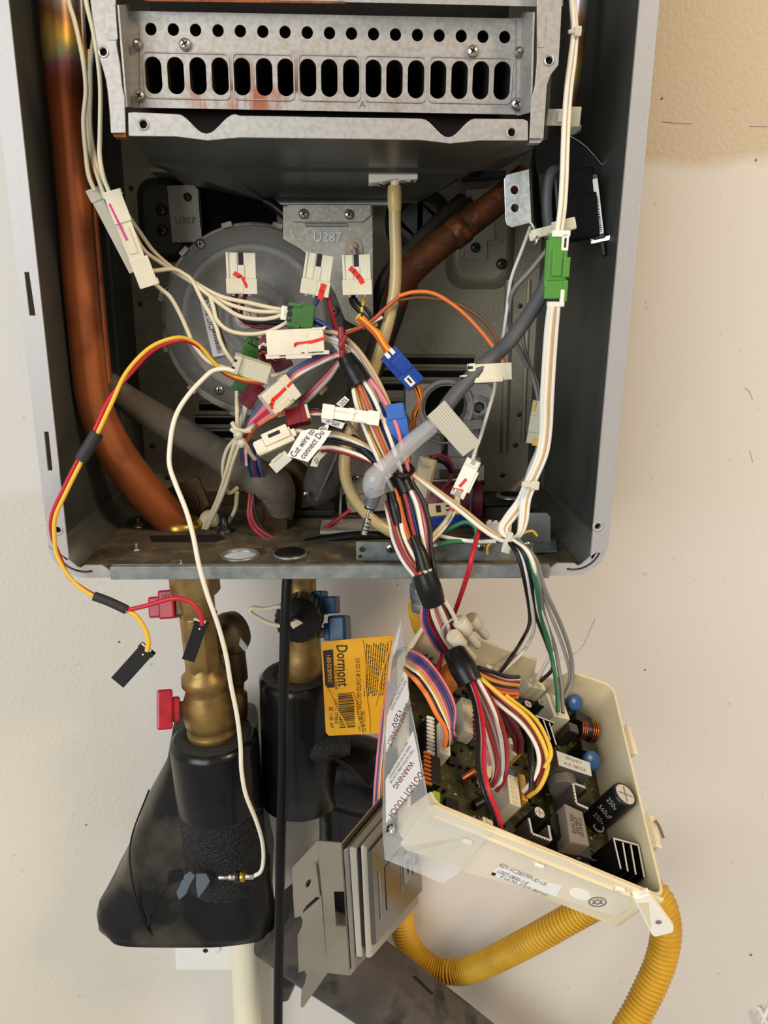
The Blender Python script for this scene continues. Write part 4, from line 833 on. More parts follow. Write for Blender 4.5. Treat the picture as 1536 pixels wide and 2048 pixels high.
for a, b_ in (((.56, .02), (.74, .98)), ((.02, .45), (.36, .92)), ((.95, .05), (.80, .7)), ((.44, .55), (.62, 1.0))):
    P = [bil(a[0]+(b_[0]-a[0])*t+.012*math.sin(t*9), a[1]+(b_[1]-a[1])*t, .0002) for t in [i/8 for i in range(9)]]
    obj('crease', MB().tube(P, .0009, 6, 4), 'yellow_tag', T)
# ================================================================== GAS LINE
T = thing('gas_hose', 'yellow corrugated gas hose looping under the control box', 'hose', at(845, 1230, .1))
pts = [(846, 1215, .10), (856, 1258, .14), (890, 1310, .185), (905, 1440, .2), (862, 1610, .21), (812, 1740, .213), (803, 1830, .213), (816, 1888, .212), (850, 1926, .208), (895, 1943, .2), (950, 1936, .185), (1060, 1882, .14), (1180, 1815, .12), (1262, 1775, .10), (1312, 1790, .09), (1332, 1850, .082), (1322, 1920, .075), (1290, 1995, .068), (1250, 2070, .06), (1205, 2160, .055), (1130, 2280, .06), (1060, 2420, .08)]
P = smooth([at(*p) for p in pts], 40); Ls = [0]
for i in range(1, len(P)): Ls.append(Ls[-1]+(P[i]-P[i-1]).length)
pit = .0043; tot = Ls[-1]; N = int(tot/pit*6); Q = []; j = 0
for i in range(N+1):
    s_ = tot*i/N
    while j < len(Ls)-2 and Ls[j+1] < s_: j += 1
    t = (s_-Ls[j])/max(Ls[j+1]-Ls[j], 1e-9); Q.append(P[j].lerp(P[j+1], min(t, 1)))
obj('corrugated_tube', MB().tube(Q, lambda t: (.0110 if t < .12 else .0122)+.0015*math.sin(t*tot/pit*6.2832), 18, 1), 'yellow_hose', T)
obj('hex_fitting', axis_lathe((843, 1172, .10), (846, 1222, .10), [(0, 20), (.02, 26), (.45, 26), (.5, 21), (.56, 21), (.58, 25), (.95, 24), (1, 20)], 6), 'zinc', T, bevel=.0006)
obj('threaded_neck', axis_lathe((842, 1120, .10), (844, 1180, .10), [(0, 20), (.8, 20), (.82, 24), (1, 24)], 20), 'zinc', T)
# ================================================================== BLACK CORD
T = thing('power_cord', 'thick black power cord hanging from hole in case floor', 'cord', at(578, 1160, .06))
wire(T, [(840, 1082, .07), (790, 1076, .07), (720, 1072, .068), (640, 1082, .066), (600, 1092, .066), (583, 1102, .066), (578, 1120, .064), (574, 1170, .06), (570, 1260, .055), (567, 1400, .05), (565, 1560, .045), (561, 1720, .04), (558, 1880, .036), (556, 2000, .034), (556, 2120, .03), (556, 2400, .02), (560, 2700, .03)], 10, 'cable_black', 'cord', 12)
P = atZ(580, 1108, ZF); obj('grommet', MB().lathe(P, (0, 0, 1), [(-.002, .009), (0, .0105), (.0018, .0102), (.002, .006)], 22), 'black_plastic', T)
# ================================================================== REMOTE CONTROLLER ON STEEL BRACKET
T = thing('remote_controller', 'grey wall controller seen edge-on, hanging in steel bracket', 'controller', at(690, 1800, -.03))
Yk = -.045
lp = [(634, 1682), (584, 1736), (586, 1790), (589, 1836), (601, 1832), (605, 1840), (604, 1852), (595, 1872), (597, 1945), (609, 1941), (613, 1950), (610, 1966), (603, 1978), (601, 2013), (606, 2016), (655, 1946)]
def fold(x, y): return Yk+.0+max(0, (636+(y-1682)*.08-x))*.00022
L3 = [at(x, y, fold(x, y)) for x, y in lp]
hole = [at(x, y, fold(x, y)) for x, y in [(611, 1768), (615, 1760), (621, 1758), (622, 1763), (618, 1772), (613, 1776)]]
slot = [at(x, y, fold(x, y)) for x, y in [(606, 1822), (612, 1812), (632, 1794), (640, 1793), (639, 1797), (622, 1812), (606, 1826)]]
obj('bracket_wing', MB().plate([L3, hole, slot], V((.0005, .001, 0))), 'sat_steel', T)
fm = [(634, 1682), (682, 1686), (699, 1951), (655, 1946), (646, 1812)]
win = [(667.5, 1783), (688, 1783), (692, 1853), (672, 1852)]
obj('bracket_face', MB().plate([[at(x, y, Yk) for x, y in fm], [at(x, y, Yk) for x, y in win]], V((0, .001, 0))), 'sat_steel', T, bevel=.0003)
obj('pressed_rib', MB().tube([at(629, 1728, Yk+.0006), at(637, 1792, Yk)], .0014, 8, 1), 'sat_steel', T)
SH = (95, -112); YD = .085
def layer(nm, m_, near, far=1., Yn=Yk+.001, bev=.0008, yd=YD):
    a = [at(x, y, Yn) for x, y in near]; b = [at(x+SH[0]*far, y+SH[1]*far*(1 if i < 2 else .98), Yn+yd*far) for i, (x, y) in enumerate(near)]
    return obj(nm, MB().hexa(a, b), m_, T, bevel=bev)
layer('bracket_side', 'sat_steel', [(682, 1686), (684, 1687), (701, 1951), (699, 1951)], .9)
layer('back_plate', 'panel_grey', [(686, 1700), (697, 1695), (711, 1940), (702, 1942)])
layer('back_shell', 'panel_light', [(698, 1694), (713, 1696), (724, 1915), (712, 1914)], 1.)
layer('dark_gap', 'ink_black', [(713, 1700), (719, 1702), (730, 1895), (724, 1896)], 1.)
layer('front_bezel', 'panel_light', [(719, 1690), (734, 1694), (744, 1917), (730, 1918)], 1., bev=.002)
layer('face_plate', 'panel_face', [(735, 1706), (742, 1700), (752, 1888), (745, 1892)], .98, bev=.0006)
nA, nB, nC, nD = at(742.6, 1700, Yk+.001), at(742.6+93, 1700-110, Yk+.001+YD*.98), at(752.6+93, 1888-108, Yk+.001+YD*.98), at(752.6, 1888, Yk+.001)
fn = (nB-nA).cross(nD-nA).normalized(); fn = fn if fn.x > 0 else -fn
def fq(u, v, h=.0004): return nA*((1-u)*(1-v))+nB*(u*(1-v))+nC*(u*v)+nD*((1-u)*v)+fn*h
def fbox(nm, m_, u0, u1, v0, v1, h): return obj(nm, MB().plate([[fq(u0, v0, 0), fq(u1, v0, 0), fq(u1, v1, 0), fq(u0, v1, 0)]], fn*h), m_, T)
fbox('display_window', 'panel_win', .22, .50, .32, .78, .0005)
fbox('button', 'panel_light', .58, .74, .42, .72, .0010); fbox('button', 'panel_light', .78, .93, .42, .72, .0010)
for u, s_ in ((.66, 1), (.855, -1)):
    obj('arrow_mark', MB().add([fq(u-.05, .57-.07*s_, .0014), fq(u+.05, .57-.07*s_, .0014), fq(u, .57+.08*s_, .0014)], [(0, 1, 2)]), 'ink_black', T)
fbox('printed_line', 'panel_light', .53, .545, .38, .78, .0005); fbox('printed_line', 'panel_light', .10, .12, .30, .8, .0005)
# ================================================================== CONTROL BOX (cream tray with circuit board)
A1, A2, BN = V((.900, .069, -.430)), V((.077, .946, .314)), V((.428, -.316, .847))
for v_ in (A1, A2, BN): v_.normalize()
RP = V((.1796, -.1061, -.3237))          # near right rim corner
BFL, BFR, BNR, BNL = [onplane(x, y, RP, BN) for x, y in ((845, 1237), (1228, 1370), (1332, 1800), (862, 1606))]
E1, E2 = (BFR-BFL+BNR-BNL)/2, (BFL-BNL+BFR-BNR)/2
def T3(x, y, h): return onplane(x, y, BFL+BN*h, BN)
def yq(x, y, h): return T3(x, y, h).y
def uvh(u, v, h): return BNL*((1-u)*(1-v))+BNR*(u*(1-v))+BFR*(u*v)+BFL*((1-u)*v)+BN*h
box_ = thing('control_box', 'open cream plastic control box with crowded circuit board inside', 'control box', (BFL+BNR)/2-BN*.03)
DP = .0385
# shell: rounded outline, rim lowered at the cable notch of the far wall
per = []
def outline(ins):
    o = []; cr = .05; iu, iv = ins/E1.length, ins/E2.length
    for cu, cv, a0 in ((1-cr, 1-cr, 0), (cr, 1-cr, 90), (cr, cr, 180), (1-cr, cr, 270)):
        for i in range(6):
            a = math.radians(a0+90*i/5); o.append((cu+(cr-iu)*math.cos(a), cv+(cr-iv)*math.sin(a)))
    out = []
    for i in range(len(o)):
        p, q = o[i], o[(i+1) % len(o)]; d = math.hypot(p[0]-q[0], p[1]-q[1]); m_ = 24 if d > .5 else 1
        for j in range(m_): out.append((p[0]+(q[0]-p[0])*j/m_, p[1]+(q[1]-p[1])*j/m_))
    return out
def rimh(u, v):
    if u < .045 and .06 < v < .93: return -.026
    return -.013 if v > .95 and .575 < u < .75 else 0
rings = []
for ins, hh in ((.0, -DP), (.0, None), (.0022, None), (.0022, -DP+.002)):
    rings.append([uvh(u, v, rimh(u, v) if hh is None else hh) for u, v in outline(ins)])
mb = MB(); n = len(rings[0])
for L_ in rings: mb.v += L_
for j in range(3):
    for i in range(n): mb.f.append([j*n+i, j*n+(i+1) % n, (j+1)*n+(i+1) % n, (j+1)*n+i]); mb.sm.append(False)
mb.f.append(list(range(n))[::-1]); mb.sm.append(False); mb.f.append(list(range(3*n, 4*n))); mb.sm.append(False)
obj('tray', mb, 'box_cream', box_, bevel=.0005)
# front face plate, ledges, ear
FN = (BNR-BNL).cross(BN).normalized(); FN = FN if FN.dot(CAM-BNL) > 0 else -FN
FP = BNL+FN*.0015
def fw_(x, y, d=0): return onplane(x, y, FP+FN*d, FN)
obj('front_wall', MB().plate([[fw_(x, y) for x, y in [(866, 1611), (975, 1660), (1100, 1708), (1296, 1788), (1330, 1802), (1300, 1822), (1264, 1817), (1233, 1835), (1110, 1794), (983, 1752), (880, 1722), (812, 1702), (800, 1690)]]], -FN*.0022), 'box_cream', box_, bevel=.0009)
obj('front_ledge', MB().tube([fw_(x, y, .0006) for x, y in [(866, 1632), (960, 1670), (1062, 1712), (1180, 1760), (1290, 1802)]], .0013, 8, 4), 'box_cream', box_)
for x, y in [(934, 1683), (1079, 1730), (1240, 1778)]: obj('moulded_tab', MB().box(fw_(x, y, .0012), (A1, FN, BN), (.0055, .0022, .0026)), 'box_white', box_, bevel=.0006)
ear = [(1266, 1796), (1276, 1797), (1297, 1789), (1348, 1858), (1346, 1866), (1310, 1875), (1303, 1870)]
obj('mounting_ear', MB().plate([[fw_(x, y, .004) for x, y in ear]], -FN*.0045), 'box_white', box_, bevel=.0007)
obj('ear_recess', MB().plate([[fw_(x, y, .0043) for x, y in [(1275, 1806), (1297, 1804), (1302, 1858)]]], -FN*.0006), 'box_cream', box_)
P = fw_(1317, 1844, .0042); obj('ear_hole', MB().lathe(P, FN, [(0, .0017), (.0004, .0017)], 14), 'xfmr_tan', box_)
# clips on the right wall
for v0, v1 in ((.20, .33), (.62, .76)):
    obj('side_clip', MB().plate([[uvh(1, v0, .002), uvh(1, v1, .002), uvh(1, v1-.012, -.012), uvh(1, v0+.012, -.012)]], A1*.004), 'box_cream', box_, bevel=.0008)
obj('clip_wire', MB().tube([uvh(1.02, .30, .004), uvh(1.04, .28, .003), uvh(1.06, .25, .001)], .0009, 6, 3), 'w_brown', box_)
# product label on the front face: printed words only
lf = obj('label_film', MB().plate([[fw_(x, y, .0004) for x, y in [(917, 1741), (985, 1668), (1130, 1722), (1262, 1785), (1258, 1812), (1230, 1833), (1100, 1790)]]], -FN*.0003), 'label_film', box_)
fr_, fu_ = (fw_(1090, 1765)-fw_(1000, 1727)).normalized(), BN
lb = obj('printed_label', MB().plate([[fw_(x, y, .0008) for x, y in [(1002, 1730), (1102, 1768), (1124, 1774), (1112, 1793), (980, 1750)]]], -FN*.0003), 'paper', box_)
txt('label_text', 'REV-VC2837FFUD-US', fw_(1046, 1750, .0010), fr_, fu_, .0046, 'ink_grey', lb, sx=.74); txt('label_text', 'U307-0800-1-E', fw_(1025, 1755, .0010), fr_, fu_, .0046, 'ink_grey', lb, sx=.72)
txt('label_text', '-E Lot No. 21219 180716X', fw_(1047, 1772, .0010), fr_, fu_, .0036, 'ink_grey', lb, sx=.8)
obj('label_square', MB().plate([[fw_(x, y, .0010) for x, y in [(984, 1745), (992, 1747), (990, 1752), (982, 1750)]]], -FN*.0001), 'ink_black', lb)
obj('worn_patch', MB().plate([[fw_(1160+22*math.cos(a), 1789+11*math.sin(a)+4*math.cos(a), .0006) for a in [i*.4 for i in range(15)]]], -FN*.0002), 'box_white', box_)
ring = [fw_(1195+17*math.cos(a), 1804+9*math.sin(a), .0006) for a in [i*6.2832/24 for i in range(25)]]
obj('stamp_ring', MB().tube(ring, .00035, 5, 1), 'ink_grey', box_); obj('stamp_mark', MB().tube([fw_(1195+11*math.cos(a)*(1 if i % 2 else .5), 1804+5.5*math.sin(a)*(1 if i % 2 else .5), .0006) for i, a in enumerate([j*6.2832/12 for j in range(13)])], .0003, 5, 1), 'ink_grey', box_)
# circuit board
HP = -.0335
obj('circuit_board', MB().plate([[uvh(.025, .025, HP), uvh(.975, .025, HP), uvh(.975, .975, HP), uvh(.025, .975, HP)]], -BN*.0016), 'pcb', box_)
def cbox(nm, x, y, wpx, lpx, ht, m_, bev=.0004, ang=0, lab=None, grow=0):
    P = T3(x, y, HP+ht); k = sc(P); q_ = Quaternion(BN, math.radians(ang)); ax = (q_ @ A1, q_ @ A2, BN)
    o = obj(nm, MB().box(P-BN*(ht/2), ax, (wpx*k, lpx*k*1.28, ht)), m_, box_, lab, bevel=bev); return o, P, ax, k
def ecap(x, y, rpx, ht, m_='black_plastic', top='cap_top'):
    P = T3(x, y, HP+ht); k = sc(P); r = rpx*k
    o = obj('capacitor', MB().lathe(P-BN*ht, BN, [(0, r), (ht-r*.15, r), (ht, r*.9)], 22), m_, box_)
    t = obj('cap_vent', MB().lathe(P, BN, [(-.0002, r*.82), (.0002, r*.82)], 20), top, o)
    c = MB(); c.box(P+BN*.0003, (A1, A2, BN), (r*1.3, r*.07, .0002)); c.box(P+BN*.0003, (A2, A1, BN), (r*1.3, r*.07, .0002)); obj('score_line', c, 'ink_grey', o)
def conn3(x, y, wpx, lpx, ht, m_='nylon', ang=0, inner='nylon_cream', nm='header_connector'):
    o, P, ax, k = cbox(nm, x, y, wpx, lpx, ht, m_, .0005, ang)
    mb = MB(); cnt = max(2, int(lpx/9))
    for i in range(cnt):
        s_ = (i-(cnt-1)/2)*lpx*1.28*k/cnt; mb.box(P+ax[1]*s_+BN*.0002, ax, (wpx*k*.45, lpx*k*1.28/cnt*.6, .0006))
    obj('pin_well', mb, inner, o); return P
# left column
o, P, ax, k = cbox('resistor_block', 862, 1474, 26, 66, .008, 'black_plastic')
for i in range(11): Q_ = P+ax[1]*((i-5)*.0030)-A1*.0003; obj('bead', MB().lathe(Q_-A1*.003, A1, [(0, .0003), (.0006, .0011), (.003, .0013), (.0054, .0011), (.006, .0003)], 10), 'paper', o)
o, P, ax, k = cbox('finger_block', 872, 1540, 22, 52, .014, 'black_plastic')
for i in range(8): Q_ = P+ax[1]*((i-3.5)*.0030)-A1*.0052; obj('contact_finger', MB().box(Q_-BN*.001, ax, (.0055, .0016, .0018)), 'film_orange', o, bevel=.0003)
cbox('relay', 874, 1592, 16, 18, .020, 'relay_green', .0006)
conn3(890, 1476, 24, 60, .012)
cbox('film_capacitor', 903, 1350, 28, 44, .018, 'film_orange', .0012)
for x, y in [(882, 1352), (886, 1374)]: cbox('clip_socket', x, y, 22, 10, .012, 'nylon', .0006, 20)
for x, y, h_ in [(860, 1300, .008), (852, 1306, .006), (866, 1312, .005)]: cbox('metal_tab', x, y, 12, 6, h_, 'chrome', .0006, 30)
conn3(938, 1430, 28, 66, .012, 'nylon_clear')
for i in range(9):
    P = T3(951, 1408+i*9, HP+.013); obj('red_pin', MB().box(P, (A1, A2, BN), (.003, .0018, .002)), 'red_plastic', box_)
P0, P1 = T3(922, 1560, HP+.003), T3(944, 1546, HP+.007); obj('coil_resistor', MB().lathe(P0, P1-P0, [(0, .001), (.001, .0026), ((P1-P0).length, .0026), ((P1-P0).length+.001, .0034), ((P1-P0).length+.002, .0034)], 16), 'copper_coil', box_)
P0, P1 = T3(948, 1612, HP+.003), T3(972, 1598, HP+.006); obj('small_capacitor', MB().lathe(P0, P1-P0, [(0, .003), ((P1-P0).length, .003)], 16), 'black_plastic', box_)
P0, P1 = T3(950, 1655, HP+.004), T3(946, 1632, HP+.006); obj('blue_component', MB().lathe(P0, P1-P0, [(0, .0016), ((P1-P0).length, .0016)], 12), 'cap_blue', box_)
conn3(978, 1650, 30, 22, .014, 'nylon', -8)
conn3(1028, 1580, 26, 54, .022, 'nylon', 0); cbox('yellow_socket', 1048, 1574, 14, 48, .020, 'w_gold', .0008)
conn3(1026, 1492, 14, 30, .020, 'nylon', 0); cbox('yellow_socket', 1040, 1490, 10, 30, .019, 'w_gold', .0006)
cbox('yellow_socket', 980, 1530, 12, 44, .013, 'nylon_cream', .0006, -10)
P = T3(1017, 1548, HP+.010); obj('blue_capacitor', MB().lathe(P, BN, [(-.01, .003), (0, .0046), (.002, .003)], 16), 'cap_blue', box_)
for x, y, w_, l_, h_ in [(905, 1520, 16, 14, .003), (955, 1340, 24, 20, .008), (985, 1400, 26, 60, .006), (1030, 1440, 30, 24, .006), (905, 1612, 30, 26, .003), (1040, 1400, 20, 16, .006)]: cbox('chip', x, y, w_, l_, h_, 'black_plastic')
# far side
conn3(990, 1340, 34, 18, .016, 'nylon', 12); conn3(1072, 1366, 42, 20, .014, 'nylon', 12)
conn3(1116, 1412, 40, 44, .020, 'nylon', 10, 'paper_dull')
ecap(1056, 1408, 10, .014); ecap(1083, 1405, 10, .014)
for x, y in [(1151, 1405), (1184, 1520)]:
    P = T3(x, y, HP+.014); obj('varistor', MB().lathe(P-BN*.001, (BN*.7-A2*.5), [(-.0035, .001), (-.003, .0062), (.001, .0066), (.0022, .005), (.0024, .0001)], 20), 'cap_blue', box_)
cbox('film_capacitor', 1168, 1436, 38, 20, .014, 'black_plastic', .0008, -8); cbox('film_capacitor', 1180, 1496, 40, 22, .014, 'black_plastic', .0008, -8)
P = T3(1174, 1462, HP+.009); ax = (A1*.8+BN*.2).normalized(); mb = MB().lathe(P-ax*.007, ax, [(0, .004), (.001, .0068), (.013, .0068), (.014, .004)], 22); ch = obj('choke', mb, 'black_plastic', box_)
for i in range(8):
    if i in (3, 4): continue
    c_ = P+ax*((i-3.5)*.0016); u = ax.orthogonal().normalized(); L_ = circ(c_, u, ax.cross(u), .0071, 16); obj('winding', MB().tube(L_+[L_[0]], .0006, 6, 1), 'copper_coil', ch)
obj('fuse_plate', MB().box(T3(1135, 1468, HP+.01), (A1, A2, BN), (.008, .008, .016)), 'screw_dark', box_, bevel=.0008)
# heat sinks: extrusions standing on the board, bright sawn ends up
def extr(segs, ht, depth, m_='alu_dark', wpx=3, teeth=0):
    o = None; mb = MB(); ed = MB()
    for p, q in segs:
        A, B = T3(*p, HP+ht), T3(*q, HP+ht); d = (B-A).normalized(); nn = BN.cross(d)*(wpx*sc(A)/2)
        mb.plate([[A-nn, B-nn, B+nn, A+nn]], -BN*depth)
        if teeth:
            L_ = (B-A).length
            for i in range(teeth):
                c_ = A+d*(L_*(i+.5)/teeth)-nn*1.6; mb.box(c_-BN*depth/2, (d, nn.normalized(), BN), (L_/teeth*.5, nn.length*1.6, depth)); ed.box(c_+BN*.0002, (d, nn.normalized(), BN), (L_/teeth*.5, nn.length*1.6, .0004))
        ed.plate([[A-nn, B-nn, B+nn, A+nn]], BN*.0004)
    o = obj('heat_sink', mb, m_, box_); obj('sawn_end', ed, 'alu_edge', o, 'bright sawn end'); return o
extr([((1058, 1637), (1064, 1667)), ((1064, 1667), (1101, 1681)), ((1101, 1681), (1096, 1651))], .026, .026, teeth=7)
extr([((1170, 1576), (1146, 1567)), ((1146, 1567), (1153, 1607)), ((1153, 1607), (1176, 1617))], .026, .022, teeth=6)
extr([((1226, 1677), (1277, 1691)), ((1227, 1678), (1241, 1738)), ((1245, 1686), (1255, 1743)), ((1261, 1690), (1271, 1749)), ((1276, 1691), (1288, 1755))], .026, .026, 'black_plastic', 3.4)
extr([((1071, 1432), (1108, 1446)), ((1074, 1436), (1088, 1470)), ((1086, 1440), (1100, 1480)), ((1098, 1446), (1112, 1490))], .022, .022, 'black_plastic', 3)
rs = random.Random(4); mb = MB()
for i in range(120):
    u, v = rs.uniform(.05, .95), rs.uniform(.05, .95); a_ = (A1, A2, BN) if rs.random() < .5 else (A2, A1, BN); h_ = rs.uniform(.0008, .003)
    mb.box(uvh(u, v, HP+h_/2), a_, (rs.uniform(.0012, .004), rs.uniform(.0008, .0018), h_))
obj('small_components', mb, 'black_plastic', box_, kind='stuff')
mb = MB()
for i in range(70):
    u, v = rs.uniform(.05, .95), rs.uniform(.05, .95); mb.box(uvh(u, v, HP+.0004), (A1, A2, BN), (rs.uniform(.0012, .003), .0009, .0008))
obj('solder_pads', mb, 'w_lgrey', box_, kind='stuff')
# transformers
def xf(quad_, h_, depth, m_, words, body='black_plastic'):
    P = [T3(x, y, HP+h_-i_) for (x, y), i_ in zip(quad_, (0, 0, .006, .006))]
    nn = (P[1]-P[0]).cross(P[3]-P[0]).normalized(); nn = nn if nn.dot(CAM-P[0]) > 0 else -nn
    o = obj('transformer', MB().plate([P], -nn*depth), m_, box_, bevel=.0006)
    r = (P[1]-P[0]).normalized(); c = sum(P, V())/4
    for i, w_ in enumerate(words): txt('print', w_, c+nn*.0003+(P[0]-P[3])*(.2-.4*i), r, (P[0]-P[3]), .0032, 'ink_pale' if m_ == 'xfmr_label' else 'ink_black', o)
    return o, P, nn
def xfm(quad_, ht, depth, m_, words, pr_, m2):
    P = [T3(x, y, HP+ht) for x, y in quad_]; o = obj('transformer', MB().plate([P], -BN*depth), m2, box_, bevel=.0006)
    obj('top_label', MB().plate([[p+BN*.0001 for p in P]], BN*.0003), m_, o); c = sum(P, V())/4; r, u = pr_(P)
    for i, w_ in enumerate(words): txt('print', w_, c+BN*.0006+u*(.22-.44*i/(len(words)-1)), r, u, .0034, 'ink_grey' if m_ == 'xfmr_label' else 'ink_black', o)
    return o
o = xfm([(1112, 1502), (1179, 1526), (1183, 1553), (1117, 1531)], .030, .015, 'xfmr_label', ['2516-017', 'A.X 180224'], lambda P: (P[1]-P[0], P[0]-P[3]), 'alu_dark')
c_ = T3(1122, 1556, HP+.018); d = A2; obj('bobbin', MB().lathe(c_-d*.009, d, [(0, .0085), (.018, .0085)], 24), 'wire_enamel', o)
for i in range(11):
    u = d.orthogonal().normalized(); L_ = circ(c_+d*(-.008+i*.0016), u, d.cross(u), .0086, 20); obj('winding', MB().tube(L_+[L_[0]], .0006, 5, 1), 'wire_enamel', o)
obj('core', MB().box(T3(1140, 1548, HP+.014)-BN*.004, (A1, A2, BN), (.022, .020, .012)), 'ferrite', o, bevel=.0006)
o = xfm([(1128, 1608), (1164, 1625), (1178, 1692), (1139, 1684)], .027, .012, 'xfmr_tan', ['2516-017', 'JW-0FG', 'ETM 20A'], lambda P: (P[0]-P[3], P[1]-P[0]), 'xfmr_tan')
c_ = T3(1124, 1652, HP+.020); obj('bobbin', MB().lathe(c_-BN*.018, BN, [(0, .0085), (.002, .0090), (.016, .0090), (.018, .0080)], 26), 'black_plastic', o)
obj('core', MB().box(T3(1150, 1670, HP+.010)-BN*.005, (A1, A2, BN), (.020, .026, .010)), 'ferrite', o, bevel=.0006)
# large capacitor standing by the right wall
ht = .034; B_ = T3(1251, 1588, HP+ht); r = 27*sc(B_); A_ = B_-BN*ht; d = BN; L_ = ht
cp = obj('large_capacitor', MB().lathe(A_, d, [(0, r*.95), (.001, r), (L_-.002, r), (L_-.0004, r*.96), (L_, r*.84), (L_-.0006, r*.8)], 36), 'black_plastic', box_)
obj('cap_vent', MB().lathe(B_-d*.0008, d, [(0, r*.8), (.0006, r*.8)], 28), 'cap_top', cp)
c = MB(); c.box(B_, (A1, A2, d), (r*1.3, r*.05, .0003)); c.box(B_, (A2, A1, d), (r*1.3, r*.05, .0003)); obj('score_line', c, 'ink_grey', cp)
tv = (CAM-(A_+B_)/2).normalized(); tv = (tv-d*tv.dot(d)).normalized()
def capt(s_, f_, ang, sz):
    w_ = Quaternion(d, ang) @ tv; txt('print', s_, A_+d*(L_*f_)+w_*(r+.0004), d.cross(w_)*-1 if (d.cross(w_)).dot(A2) > 0 else d.cross(w_), d, sz, 'ink_pale', cp, sx=.8)
capt('250v', .80, -.1, .0052); capt('560uF', .55, .0, .0052); capt('250v', .34, .05, .0052)
ecap(1079, 1625, 14, .020)
P = T3(1176, 1738, HP+.008); obj('green_disc', MB().lathe(P, BN, [(-.006, .004), (0, .0044), (.001, .002)], 18), 'w_lblue', box_)
for x, y in [(1192, 1660), (1150, 1712), (1180, 1716)]:
    P = T3(x, y, HP+.004); obj('lead_coil', MB().tube([P+A1*.003*math.cos(i)+A2*.003*math.sin(i)+BN*.0006*i for i in range(9)], .0006, 5, 2), 'w_grey', box_)
# ================================================================== CLEAR PLASTIC COVER SHEET
SN = (BFL-BNL).cross(BN).normalized(); SN = SN if SN.dot(A1) < 0 else -SN; SA = BNL+SN*.003
def sp(x, y, h=0): return onplane(x, y, SA+SN*h, SN)
sh = thing('cover_sheet', 'clear plastic cover sheet with white warning labels on box edge', 'cover sheet', sp(800, 1560))
obj('upright_panel', MB().plate([[sp(x, y) for x, y in [(803, 1233), (809, 1296), (817, 1388), (833, 1474), (857, 1608), (795, 1695), (771, 1718), (766, 1657), (767, 1581), (770, 1454), (777, 1327)]]], -SN*.0004), 'clear_sheet', sh)
obj('folded_flap', MB().plate([[sp(857, 1608), fw_(983, 1663, .003), fw_(917, 1745, .006), fw_(886, 1766, .008), sp(771, 1718), sp(795, 1695)]], FN*.0004), 'clear_sheet', sh)
obj('sheet_edge', MB().tube([sp(x, y, .0003) for x, y in [(803, 1233), (809, 1296), (817, 1388), (833, 1474), (857, 1608)]], .0004, 5, 3), 'clear_sleeve', sh)
obj('sheet_edge', MB().tube([sp(x, y, .0003) for x, y in [(803, 1233), (777, 1327), (770, 1454), (767, 1581), (766, 1657), (771, 1718)]], .0004, 5, 3), 'clear_sleeve', sh)
def wl(pts): return obj('warning_label', MB().plate([[sp(x, y, .0006) for x, y in pts]], -SN*.0004), 'paper', sh)
l1 = wl([(771, 1560), (826, 1462), (834, 1500), (843, 1556), (772, 1645)]); l2 = wl([(811, 1334), (818, 1390), (815, 1402), (772, 1504), (771, 1470), (774, 1432)]); l3 = wl([(801, 1248), (796, 1285), (785, 1310), (786, 1292)])
def st(s_, x0, y0, x1, y1, hpx, m_, L_):
    """flat print stretched between two points of the sheet; hpx = letter height along the label"""
    A, B = sp(x0, y0, .0008), sp(x1, y1, .0008); dx, dy = x1-x0, y1-y0; l_ = math.hypot(dx, dy)
    U = sp((x0+x1)/2-dy/l_*-hpx, (y0+y1)/2+dx/l_*-hpx, .0008)-sp((x0+x1)/2, (y0+y1)/2, .0008)
    o = txt('label_text', s_, V((0, 0, 0)), V((1, 0, 0)), V((0, 1, 0)), 1, m_, L_); org = origin(L_)
    co = [v.co+org for v in o.data.vertices]; w_ = max(c.x for c in co)-min(c.x for c in co)
    for v, c in zip(o.data.vertices, co): v.co = (A+B)/2+(B-A)*(c.x/w_)+U*(c.y/.7)-org
st('DO NOT TOUCH', 842, 1546, 780, 1632, 13, 'ink_maroon', l1); st('WARNING', 824, 1524, 788, 1576, 11, 'ink_maroon', l1)
for i, s_ in enumerate(('THIS CAUTION LABEL IS ON THE', 'BOARD. DO NOT HANDLE WITHOUT', 'FIRST DISCONNECTING POWER')): st(s_, 826-i*6, 1500-i*8, 780-i*2, 1566-i*9, 5, 'ink_grey', l1)
st('DO NOT CONNECT', 816, 1408, 777, 1490, 11, 'ink_maroon', l2); st('120V', 800, 1420, 785, 1452, 9, 'ink_maroon', l2)
for i in range(2): st('RISK OF ELECTRIC SHOCK', 811-i*5, 1362-i*7, 782-i*3, 1420-i*8, 5, 'ink_grey', l2)
o, c = screw(sh, sp(783, 1660, .002), SN, 13*sc(sp(783, 1660)), 'chrome'); obj('cross_slot', c, 'ink_black', o)
# ================================================================== WIRES AND CONNECTORS
def plug(T, fr, W, m='nylon', H=16, step=.62, slot=True):
    L_ = fr.L; w = W/2
    boxes('housing', fr, [(0, L_*step, -w, w, -H, 0), (L_*step, L_, -w-1.5, w+1.5, -H, 3), (0, L_*step, -w, -w+5, 0, 3), (0, L_*step, w-5, w, 0, 3), (0, L_*step, w*.25, w*.5, 0, 2.5)], m, T, bevel=.0004)
    if slot:
        boxes('latch_slot', fr, [(-.3, L_*.36, -5, 5, -2, .5)], 'ink_black', T, bevel=0)
        boxes('latch_tongue', fr, [(L_*.3, L_*step, -6.5, 6.5, 0, 2), (L_*step, L_-2, -w*.1, w*.45, 3, 4)], m, T, bevel=.0003)
    boxes('crimp_pins', fr, [(L_-1, L_+4, -w*.6+i*w*.55, -w*.6+i*w*.55+5, -H*.7, -3) for i in range(3)], 'chrome', T, bevel=0)
